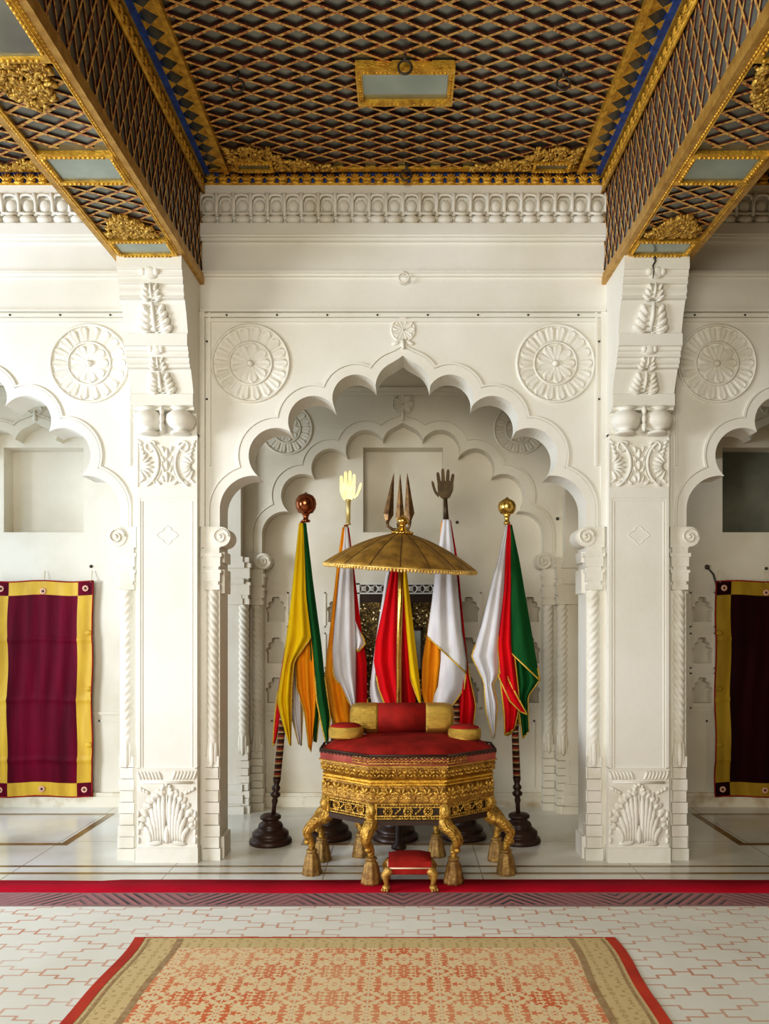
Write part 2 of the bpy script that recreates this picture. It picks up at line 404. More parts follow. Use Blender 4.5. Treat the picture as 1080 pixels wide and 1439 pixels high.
# ------------------------------------------------------------------ floor
fl = struct(MB().box(-4.5, 4.5, 4.3, 6.6, -.06, 0).build('floor', marble))
struct(fl)
MB().box(-4.5, 4.5, -1.5, 4.3, -.06, -.0005).build('subfloor', marble, fl)
for y, w in ((4.80, .030), (4.665, .030)):
    MB().box(-4.5, 4.5, y-w/2, y+w/2, -.001, .0012).build('inlay_band', inlay, fl)
for bx in BAYS:
    mb = MB(); hw = .70; w = .055; y0, y1 = 5.26, 6.1
    mb.box(bx-hw, bx+hw, y0, y0+w, -.001, .0012).box(bx-hw, bx+hw, y1, y1+w, -.001, .0012)
    mb.box(bx-hw, bx-hw+w, y0+w, y1, -.001, .0012).box(bx+hw-w, bx+hw, y0+w, y1, -.001, .0012)
    mb.build('inlay_border', inlay, fl)
    MB().box(bx-hw+w, bx+hw-w, y0+w, y1, -.001, .0008).build('marble_slab', inlay_g if bx == 0 else marble, fl)

# ------------------------------------------------------------------ arcade wall (front)
wf = MB()
for bx in BAYS: arch_panel(wf, A1, bx, YA, YA2, 4.5)
wf = struct(wf.build('wall_front', plaster))
za = lambda py: zz(py, YA)
def column_twist(mb, x, y, r, z0, z1, hand=1, pitch=.052, n=5):
    rows = int((z1-z0)/.0075); seg = 30
    mb.lathe([(r, z0+(z1-z0)*i/rows) for i in range(rows+1)], (x, y, 0), seg,
             mod=lambda q, z: 1+.13*min(1, max(0, (z-z0)/.25))*(abs(cos(n/2*(q-hand*2*PI*z/(pitch*n))))*1.6-.9))
def jamb(A, bx, sgn, y, zs, cx, cr, ztop, sc=1.0):
    """engaged twisted colonnette with scroll capital and stepped base at one side of an arch"""
    x = bx+sgn*cx
    col = MB(); column_twist(col, x, y+.012, cr, zs[0], zs[1], sgn)
    for i in range(5):   # leaf sheath at the foot
        q = PI+PI*i/4; d = V((cos(q), sin(q), 0))
        col.blob(V((x, y+.012, zs[0]+.01))+d*cr*.9, V((0,0,.09)), d.cross(V((0,0,1)))*cr*.45, d*.012)
    return_obj = col
    cap = MB(); zt = zs[1]; hgt = ztop-zt
    for i, (f0, f1, e) in enumerate(((0,.12,.012),(.12,.20,.002),(.20,.40,.014),(.40,.47,.022),(.47,.55,.004),(.55,.78,.016),(.78,.87,.026),(.87,1.0,.010))):
        w = cr+e*sc; cap.box(x-w, x+w, y-w*.55, y+.06, zt+hgt*f0, zt+hgt*f1)
    base = MB(); z0 = zs[0]-.0
    hh = (.34, .29, .245, .19, .145, .06, 0)
    steps = [(z0, .97, .012), (.80, .90, .02)]
    nst = 9
    for i in range(nst):
        a = z0*(1-i/nst); b = z0*(1-(i+1)/nst)
        e = (.006, .001, .008, .002, .009, .004, .012, .008, .016)[i]*sc
        w = cr+e; base.box(x-w, x+w, y-w*.5, y+.06, b+(.004 if i < nst-1 else 0), a)
    return col, cap, base
def scroll(mb, x, z, r, y0, y1, sgn):
    mb.lathe([(r*.2, 0), (r, 0), (r, y1-y0), (r*.2, y1-y0)], (x, y0, z), 28, ax=Matrix(((1,0,0),(0,0,1),(0,1,0))), sm=False)
    sp = [V((x+sgn*0+r*(1-.085*i/2)*cos(.5*i)*.86, y0-.004, z+r*(1-.085*i/2)*sin(.5*i)*.86)) for i in range(22)]
    mb.tube(sp, .0055, 6)
    mb.blob((x, y0, z), (r*.2,0,0), (0,0,r*.2), (0,.012,0))
for bx in BAYS:
    b = MB(); arch_band(b, A1, bx, .0, .058, YA, .007); b.build('arch_band', plaster, wf)
    b = MB(); arch_band(b, A1, bx, .064, .076, YA, .012); b.build('arch_bead', plaster, wf)
    for sgn in (-1, 1):
        r = MB(); rosette(r, (bx+sgn*214/218.2, YA, za(511)), .2475); r.build('rosette', plaster_c, wf)
        col, cap, base = jamb(A1, bx, sgn, YA, (za(1062), za(829)), 1.226, .040, za(770))
        col.build('twisted_colonnette', plaster_c, wf); cap.build('colonnette_capital', plaster_c, wf); base.build('colonnette_base', plaster_c, wf)
        s = MB(); scroll(s, bx+sgn*1.168, za(755), .064, YA-.035, YA+.15, sgn)
        s.box(bx+sgn*1.168 if sgn > 0 else bx-1.290, bx+1.290 if sgn > 0 else bx-1.168, YA-.03, YA, za(770), za(741))
        s.build('scroll_bracket', plaster_c, wf)
        # the thickness of the jamb, stepped like its colonnette
        m = MB()
        xa, xb = sorted((bx+sgn*1.155, bx+sgn*1.20))
        m.box(xa, xb, YA+.03, YA2-.02, za(829)-.02, za(800)); m.box(xa, xb, YA+.03, YA2-.02, za(790), za(775)); m.box(xa, xb, YA+.02, YA2-.02, 0, .14)
        m.build('jamb_moulding', plaster, wf)
        # vertical framing strips
        m = MB()
        for x0, x1, t in ((1.236, 1.250, .012), (1.272, 1.308, .022)):
            xa, xb = sorted((bx+sgn*x0, bx+sgn*x1)); m.box(xa, xb, YA-t, YA, za(741 if x0 > 1.25 else 655), za(440))
        m.build('panel_moulding', plaster, wf)
        nl = 0
        for py in (480, 561):
            n = MB(); n.blob((bx+sgn*1.262, YA-.003, za(py)), (.007,0,0), (0,0,.007), (0,.006,0)); n.build('nail', iron, wf)
    # horizontal mouldings of the entablature
    m = MB(); W = 1.30
    m.box(bx-1.236, bx+1.236, YA-.012, YA, za(453), za(449)); m.box(bx-W, bx+W, YA-.020, YA, za(447), za(443)); m.box(bx-W, bx+W, YA-.03, YA, za(440), za(437))
    m.build('panel_moulding', plaster, wf)
    m = MB(); m.box(bx-W, bx+W, YA-.018, YA, za(390), za(386.5)); m.box(bx-W, bx+W, YA-.03, YA, za(386.5), za(383)); m.build('string_course', plaster, wf)
    m = MB(); m.box(bx-W, bx+W, YA-.025, YA, za(341), za(337)); m.box(bx-W, bx+W, YA-.04, YA, za(337), za(334)); m.box(bx-W, bx+W, YA-.05, YA, za(334), za(319)); m.box(bx-W, bx+W, YA-.03, YA, za(276), za(262)); m.build('cornice_fascia', plaster, wf)
    # frieze: little bays over a row of round petals
    fr = MB(); n = 24; pitch = 2*W/n; zt, zm, zb = za(277), za(304), za(319)
    fr.box(bx-W, bx+W, YA-.012, YA, zb, zt)
    for i in range(n+1):
        x = bx-W+i*pitch
        fr.tube([(x, YA-.018, zm-.01), (x, YA-.03, (zm+zt)/2), (x, YA-.045, zt)], [.015, .012, .017], 8)
    for i in range(n):
        x = bx-W+(i+.5)*pitch
        fr.blob((x, YA-.012, zm+.055), (pitch*.34,0,0), (0,0,.045), (0,.022,0))
        fr.tube([(x-pitch*.42, YA-.035, zt-.035), (x-pitch*.3, YA-.04, zt-.012), (x, YA-.04, zt-.006), (x+pitch*.3, YA-.04, zt-.012), (x+pitch*.42, YA-.035, zt-.035)], .009, 6)
        fr.tube([(x-pitch*.42, YA-.03, zm+.004), (x, YA-.042, zm-.006), (x+pitch*.42, YA-.03, zm+.004)], .009, 6)
        fr.blob((x, YA-.02, (zm+zb)/2-.002), (pitch*.48,0,0), (0,0,.034), (0,.035,0))
    fr.build('petal_frieze', plaster_c, wf)
    # crowning flower over the arch
    r = MB(); rosette(r, (bx, YA, za(464)), .075, n2=9, th=.02); r.tube([(bx, YA-.01, za(478)), (bx, YA-.012, za(492))], .014, 6)
    r.blob((bx-.045, YA, za(482)), (.03,0,.012), (-.006,0,.014), (0,.014,0)); r.blob((bx+.045, YA, za(482)), (.03,0,-.012), (.006,0,.014), (0,.014,0))
    r.build('arch_flower', plaster_c, wf)
    # hanging ring on the string course
    r = MB(); q = [V((bx+.005+.033*cos(2*PI*i/20), YA-.035, za(394)+.033*sin(2*PI*i/20))) for i in range(20)]
    r.tube(q, .005, 6, closed=True); r.tube([(bx+.005, YA+.01, za(386)), (bx+.005, YA-.04, za(386))], .006, 6); r.build('wall_ring', plaster_d, wf)
    for i in range(8):
        n = MB(); n.blob((bx-1.13+i*.322, YA-.022, za(444.5)), (.007,0,0), (0,0,.007), (0,.006,0)); n.build('nail', iron, wf)
# carved crack of dirt rings beside the left pillar are left as plaster tone

# ------------------------------------------------------------------ rear wall
wb = MB()
for bx in BAYS: arch_panel(wb, A2, bx, YB, YR, 3.75)
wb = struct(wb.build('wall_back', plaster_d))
zb_ = lambda py: zz(py, YB)
zr = lambda py: zz(py, YR)
def niche_loop(cx, z0, w, h):           # small cusped niche outline
    hw = w/2; pts = [(-hw, 0), (-hw, h*.42)]
    c = [(-hw, h*.40), (-hw*.74, h*.60), (-hw*.40, h*.80), (0, h*.97)]
    for a, b in zip(c[:-1], c[1:]):
        C, r = circ2(a, b, .45, (0, h*.3))
        a0 = math.atan2(a[1]-C.y, a[0]-C.x); a1 = math.atan2(b[1]-C.y, b[0]-C.x)
        if a0 < -PI/2: a0 += 2*PI
        if a1 < -PI/2: a1 += 2*PI
        pts += [(C.x+r*cos(a0+(a1-a0)*j/5), C.y+r*sin(a0+(a1-a0)*j/5)) for j in range(1, 6)]
    pts += [(-x, z) for x, z in reversed(pts[:-1])]
    return [(cx+x, z0+z) for x, z in pts]
def circ2(p, q, sag, cen):
    p = V(p); q = V(q); c = (q-p).length; s = sag*c; r = (c*c/4+s*s)/(2*s); m = (p+q)/2; d = (q-p).normalized(); n = V((-d.y, d.x))
    if n.dot(m-V(cen)) < 0: n = -n
    return m+n*(s-r), r
rec = MB(); frames = MB()
for bx in BAYS:
    outer = [(bx-1.5, 0), (bx+1.5, 0), (bx+1.5, 3.75), (bx-1.5, 3.75)]
    holes = [([(bx-.333, zr(748)), (bx+.333, zr(748)), (bx+.333, zr(629)), (bx-.333, zr(629))], .16)]
    cols = {0.0: (-1.06, -.55, .55, 1.06), -3.0: (-1.06,), 3.0: (-.50, -1.0, .52)}[bx]
    for cx in cols:
        for ya, yb2 in ((838, 874), (895, 932), (951, 988)):
            holes.append((niche_loop(bx+cx, zr(yb2), .150, zr(ya)-zr(yb2)), .09))
            w, a, b = .105, zr(yb2)-.045, zr(ya)+.035
            for q in ((bx+cx-w, bx+cx-w+.012, a, b), (bx+cx+w-.012, bx+cx+w, a, b), (bx+cx-w, bx+cx+w, b-.012, b), (bx+cx-w, bx+cx+w, a, a+.012)):
                frames.box(q[0], q[1], YR-.008, YR, q[2], q[3])
    loops = [[V((a, b, 0)) for a, b in outer]]+[[V((a, b, 0)) for a, b in h] for h, d in holes]
    tri = tessellate_polygon(loops); flat = [p for l in loops for p in l]
    rec.add([(p.x, YR, p.y) for p in flat], [tuple(t) for t in tri])
    for h, d in holes:
        n = len(h); vs = [(a, YR, b) for a, b in h]+[(a, YR+d, b) for a, b in h]
        rec.add(vs, [(i, (i+1) % n, (i+1) % n+n, i+n) for i in range(n)])
        t = tessellate_polygon([[V((a, b, 0)) for a, b in h]]); rec.add(vs[n:], [tuple(q) for q in t])
    # wainscot panel lines
    for sgn in (-1, 1):
        x0, x1 = (bx-1.10, bx-.46) if sgn < 0 else (bx+.46, bx+1.10)
        for q in ((x0, x0+.014, .16, zr(1012)), (x1-.014, x1, .16, zr(1012)), (x0, x1, zr(1012)-.014, zr(1012))):
            frames.box(q[0], q[1], YR-.007, YR, q[2], q[3])
        frames.box(x0-.05, x1+.05, YR-.012, YR, zr(1004), zr(1000))
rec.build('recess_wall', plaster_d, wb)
frames.build('panel_moulding', plaster_d, wb)
dim = mat('shaded_niche_plaster', (.20,.20,.15), .7, c2=(.13,.13,.10), scale=3)  # shade painted as a dark pane behind the right bay's niche
MB().box(3-.33, 3+.33, YR+.15, YR+.158, zr(747), zr(630)).build('niche_shade_pane', dim, wb)
bb = MB()
for bx in BAYS: bb.box(bx-1.155, bx+1.155, YR-.05, YR, 0, .085).box(bx-1.155, bx+1.155, YR-.035, YR, .085, .115)
struct(bb.build('baseboard_back', stain))
for bx in BAYS:
    b = MB(); arch_band(b, A2, bx, .0, .066, YB, .006); b.build('arch_band', plaster_d, wb)
    b = MB(); arch_band(b, A2, bx, .072, .084, YB, .012); b.build('arch_bead', plaster_d, wb)
    m = MB(); m.box(bx-1.3, bx+1.3, YB-.02, YB, zb_(556), zb_(552)); m.box(bx-1.3, bx+1.3, YB-.035, YB, zb_(552), zb_(546)); m.build('string_course', plaster_d, wb)
    r = MB(); rosette(r, (bx, YB, zb_(568)), .085, n2=7, th=.022); r.tube([(bx, YB-.01, zb_(578)), (bx, YB-.012, zb_(592))], .014, 6); r.build('arch_flower', plaster_d, wb)
    for sgn in (-1, 1):
        r = MB(); rosette(r, (bx+sgn*.95, YB, zb_(603)), .205); r.build('rosette', plaster_d, wb)
        col, cap, base = jamb(A2, bx, sgn, YB, (zb_(1045), zb_(850)), 1.19, .040, zb_(800))
        col.build('twisted_colonnette', plaster_d, wb); cap.build('colonnette_capital', plaster_d, wb); base.build('colonnette_base', plaster_d, wb)
        s = MB(); scroll(s, bx+sgn*1.14, zb_(789), .064, YB-.035, YB+.10, sgn); s.build('scroll_bracket', plaster_d, wb)
        col, cap, base = jamb(A2, bx, sgn, YB-.10, (zb_(1045), zb_(850)), 1.285, .042, zb_(785))
        col.build('twisted_colonnette', plaster_d, wb); cap.build('colonnette_capital', plaster_d, wb); base.build('colonnette_base', plaster_d, wb)
for x in (-4.5+.0, -1.5, 1.5, 4.5):
    m = MB(); m.box(x-.20, x+.20, YB-.12, YB, 0, 3.75)
    for f0, f1, e in ((850,842,.02),(842,822,.008),(822,815,.03),(815,800,.012),(800,792,.035),(792,784,.02)):
        m.box(x-.20-e, x+.20+e, YB-.12-e, YB, zb_(f0), zb_(f1))
    for f0, f1, e in ((1141,1128,.03),(1124,1112,.02),(1108,1098,.015)): m.box(x-.20-e, x+.20+e, YB-.12-e, YB, max(0, zb_(f0)), zb_(f1))
    m.build('pilaster', plaster_d, wb)
struct(MB().box(-4.5, 4.5, YA2, YR, 3.75, 3.85).build('trim_1', plaster_d))
# side wall closing the gallery on the right, windows lie to the left
ochre = mat('ochre_low_bounce', (.30,.22,.10), .7, c2=(.22,.15,.07), scale=2)  # dark tone chosen to keep bounced light off the right bay
struct(MB().box(4.5, 4.6, -1.5, 6.6, 0, 4.6).build('wall_right', ochre))
struct(MB().box(.9, 4.6, -1.6, -1.5, 0, 4.6).build('wall_rear_blocker', ochre))  # unseen partial wall, added to block light from the right bay

# ------------------------------------------------------------------ ceiling
def lattice(mb, fn, a0, a1, b0, b1, pa, pb, w=.013, h=.026):
    """diamond lattice of raised bars in the rectangle; fn(a,b,depth)->3-D"""
    sl = pb/pa
    for sg in (1, -1):
        k0 = math.floor((b0 - sl*max(a0, a1) if sg > 0 else b0+sl*min(a0, a1))/pb)-2
        k1 = math.ceil((b1 - sl*min(a0, a1) if sg > 0 else b1+sl*max(a0, a1))/pb)+2
        for k in range(k0, k1+1):
            c = k*pb                                     # b = c + sg*sl*a
            lo, hi = a0, a1
            aa, ab = sorted((((b0-c)/(sg*sl)), ((b1-c)/(sg*sl))))
            lo, hi = max(lo, aa), min(hi, ab)
            if hi-lo < .01: continue
            p = (lo, c+sg*sl*lo); q = (hi, c+sg*sl*hi)
            L = math.hypot(q[0]-p[0], q[1]-p[1]); n = (-(q[1]-p[1])/L*w/2, (q[0]-p[0])/L*w/2); n2 = (n[0]*1.5, n[1]*1.5)
            d = -h*(1 if sg > 0 else .92)
            vs = [fn(p[0]+n2[0], p[1]+n2[1], 0), fn(q[0]+n2[0], q[1]+n2[1], 0), fn(p[0]+n[0], p[1]+n[1], d), fn(q[0]+n[0], q[1]+n[1], d),
                  fn(p[0]-n[0], p[1]-n[1], d), fn(q[0]-n[0], q[1]-n[1], d), fn(p[0]-n2[0], p[1]-n2[1], 0), fn(q[0]-n2[0], q[1]-n2[1], 0)]
            mb.add(vs, [(0,1,3,2)], 1); mb.add(vs, [(2,3,5,4)], 0); mb.add(vs, [(4,5,7,6)], 1)
def frame_panel(name, x0, x1, y0, y1, z, parent, fw=.028, drop=.04, fmap=tilt, glass=None):
    fr = MB()
    for q in ((x0-fw, x1+fw, y0-fw, y0), (x0-fw, x1+fw, y1, y1+fw), (x0-fw, x0, y0, y1), (x1, x1+fw, y0, y1)):
        fr.box(q[0], q[1], q[2], q[3], z-drop, z)
    for a in range(int((x1-x0)/.022)):
        for yy in (y0-fw*.4, y1+fw*.4): fr.blob((x0+.011+a*.022, yy, z-drop), (.009,0,0), (0,.008,0), (0,0,.008), nu=6, nv=4)
    for a in range(int((y1-y0)/.022)):
        for xx in (x0-fw*.4, x1+fw*.4): fr.blob((xx, y0+.011+a*.022, z-drop), (.009,0,0), (0,.008,0), (0,0,.008), nu=6, nv=4)
    p = MB().box(x0-.002, x1+.002, y0-.002, y1+.002, z-drop*.6, z).map(fmap).build(name, glass or mirror_p, parent)
    fr.map(fmap).build('gilded_frame', gold, p)
    return p
YN, YE = 1.0, YA                         # ceiling near / far end
ce = MB()
for bx in BAYS: ce.box(bx-1.30, bx+1.30, YN, YE, ZC+.002, ZC+.06)
ce.box(-4.6, 4.6, YN, 6.6, 4.6, 4.7)
ce = struct(ce.map(tilt).build('ceiling', mirror))
def shells(mb, p0, p1, out, up, n, s):
    p0 = V(p0); p1 = V(p1); out = V(out); up = V(up); d = (p1-p0)/n; e = d.normalized()
    for i in range(n):
        c = p0+d*(i+.5)
        mb.blob(c+up*s*.30+out*s*.05, e*s*.50, up*s*.58, out*s*.38, nu=10, nv=6)
        for a in (-.95, -.48, 0, .48, .95):
            dr = (up*cos(a)+e*sin(a)); mb.blob(c+dr*s*.42+out*s*.32, dr*s*.46, dr.cross(out)*s*.13, out*s*.20, nu=6, nv=4)
        mb.blob(c-up*s*.12+out*s*.2, e*s*.5, up*s*.22, out*s*.32, nu=8, nv=4)
for bx in BAYS:
    side = bx != 0
    c = lambda a, b, d: V((bx+a, b, ZC+d))
    near = 2.9 if not side else 2.2
    la = MB(); lattice(la, c, -1.105, 1.105, near, 4.87, .205, .104, .0155, .014)
    la.map(tilt).build('diamond_lattice', [rope, redside], ce)
    for sgn in (-1, 1):
        xa, xb = sorted((bx+sgn*1.105, bx+sgn*1.135))
        MB().box(xa, xb, near, 4.89, ZC-.045, ZC).map(tilt).build('gilded_moulding', gold, ce)
        b = MB(); n = int((4.89-near)/.104)   # saw-toothed row of single diamonds
        xo = bx+sgn*1.195
        for i in range(n):
            y = 4.89-.104*(i+.5)
            for s2 in (-1, 1):
                b.add([(xo+s2*.058, y-.052, ZC-.03), (xo+s2*.058, y+.052, ZC-.03), (xo+s2*.001, y+.052, ZC-.03), (xo+s2*.001, y+.050, ZC-.03), (xo+s2*.052, y, ZC-.03), (xo+s2*.001, y-.050, ZC-.03), (xo+s2*.001, y-.052, ZC-.03)], [(0,1,4),(1,2,3,4),(0,4,5,6)])
        b.map(tilt).build('sawtooth_border', gold, ce)
        xa, xb = sorted((bx+sgn*1.264, bx+sgn*1.284)); MB().box(xa, xb, near, 4.94, ZC-.05, ZC).map(tilt).build('gilded_moulding', gold, ce)
        # blue and gold shell cornice along the beam
        xs = bx+sgn*1.28
        b = MB().box(*sorted((xs-sgn*.016, xs-sgn*.050)), near, 4.93, ZC-.036, ZC-.0); b.map(tilt).build('blue_cornice_band', blue, ce)
        b = MB(); shells(b, (xs-sgn*.004, near, ZC-.120), (xs-sgn*.004, 4.90, ZC-.120), (-sgn*.5,0,0), (0,0,1), int((4.9-near)/.066), .058)
        b.tube([(xs-sgn*.004, near, ZC-.142), (xs-sgn*.004, 4.92, ZC-.142)], .012, 6); b.map(tilt).build('shell_cornice', gold, ce)
    MB().box(bx-1.28, bx+1.28, 4.895, 4.925, ZC-.012, ZC).map(tilt).build('gilded_moulding', gold, ce)
    MB().box(bx-1.105, bx+1.105, 4.865, 4.895, ZC-.022, ZC).map(tilt).build('gilded_moulding', gold, ce)
    b = MB().box(bx-1.28, bx+1.28, YA-.016, YA-.002, ZC-.095, ZC); b.build('blue_cornice_band', blue, ce)
    b = MB(); shells(b, (bx-1.27, YA-.018, ZC-.073), (bx+1.27, YA-.018, ZC-.073), (0,-.8,0), (0,0,1), 33, .066)
    b.box(bx-1.28, bx+1.28, YA-.034, YA-.002, ZC-.097, ZC-.084)
    b.build('shell_cornice', gold, ce)
    # carved corner sprays with a small mirror each
    for sgn in (-1, 1):
        b = MB()
        ins = lambda a, q: q > 4.87-(.27*math.exp(-((a)/.30)**2)*(1 if a < .33 else .9)+.03*cos(a*30)**2) and q > 4.60
        foliage(b, lambda a, q, d: V((bx+sgn*(1.10-a), q, ZC-.028+d)), lambda a, q: not (.06 < a < .29 and q > 4.755) and q > 4.865-max(0, (.23 if a < .30 else .15*(1-(a-.30)/.45))+.02*cos(a*40)), .02, .74, 4.60, 4.86, 900, .018, .012)
        b.map(tilt).build('carved_corner_spray', gold_c, ce)
        x0 = bx+sgn*1.03; x1 = bx+sgn*.83
        frame_panel('small_mirror', min(x0, x1), max(x0, x1), 4.775, 4.845, ZC-.005, ce, .018, .045, glass=mirror)
frame_panel('mirror_panel', -.212, .235, 3.945, 4.165, ZC-.005, ce, .032, .055)
def hook(x, y):
    r = MB(); z = ZC-.03
    r.tube([(x, y, z+.03), (x, y, z-.02)], .008, 6); r.tube([V((x+.034*cos(2*PI*i/20), y, z-.05+.034*sin(2*PI*i/20))) for i in range(20)], .006, 6, closed=True)
    r.map(tilt).build('ring_hook', iron, ce)
hook(.01, 3.86); hook(.02, 4.83); hook(-.86, 4.0); hook(.83, 3.98)

def beam(xc, label):
    x0, x1 = xc-.215, xc+.215; z1 = 4.6
    t = thing('ceiling_beam', (xc, YA, ZB), label, 'beam', 'gilded ceiling beams')
    MB().box(x0+.012, x1-.012, YN, YA, ZB+.012, z1).map(tilt).build('core', mirror, t)
    lo = MB()
    for xa, xb in ((x0-.006, x0+.045), (x1-.045, x1+.006)): lo.box(xa, xb, YN, YA, ZB-.006, ZB+.055)
    lo.map(tilt).build('edge_moulding', gold_p, t)
    be = MB()
    for xa in (x0+.03, x1-.03):
        for k in range(int((4.5-2.3)/.02)): be.blob((xa, 2.3+k*.02, ZB-.006), (.006,0,0), (0,.009,0), (0,0,.006), nu=6, nv=4)
        be.tube([(xa+(.012 if xa < xc else -.012), 2.2, ZB-.004), (xa+(.012 if xa < xc else -.012), 4.52, ZB-.004)], .006, 6)
    be.map(tilt).build('bead_moulding', gold, t)
    for sgn, xs in ((-1, x0), (1, x1)):
        la = MB(); lattice(la, lambda a, b, d: V((xs+sgn*(-d-.012), a, b)), 2.2, YA, ZB+.05, 4.34, .090, .20, .0115, .007)
        la.map(tilt).build('side_lattice', [rope, redside], t)
    la = MB()
    for y0, y1 in ((2.95, 3.48), (3.76, 4.335)):
        lattice(la, lambda a, b, d: V((xc+a, b, ZB+.016+d)), -.172, .172, y0, y1, .16, .095, .014, .012)
    la.map(tilt).build('underside_lattice', [rope, redside], t)
    for y0, y1 in ((4.365, 4.515), (3.535, 3.735), (2.45, 2.885)):
        frame_panel('mirror_panel', xc-.15, xc+.15, y0, y1, ZB+.012, t, .024, .026)
    for y0, y1, flip in ((4.07, 4.30, 0), (2.92, 3.19, 1)):
        b = MB(); L = y1-y0
        def ins(a, q, y0=y0, L=L, flip=flip):
            u = (q-y0)/L; u = 1-u if flip else u     # u=1 broad end
            return abs(a) < .165*(math.sqrt(max(0, u))*.9+.06*cos(u*22)) 
        foliage(b, lambda a, q, d: V((xc+a, q, ZB+d)), ins, -.17, .17, y0, y1, 620, .018, .012)
        b.map(tilt).build('carved_spray', gold_c, t)
    return t
beam(-1.50, 'gilded lattice ceiling beam resting on the left white pillar')
beam(1.50, 'gilded lattice ceiling beam resting on the right white pillar')

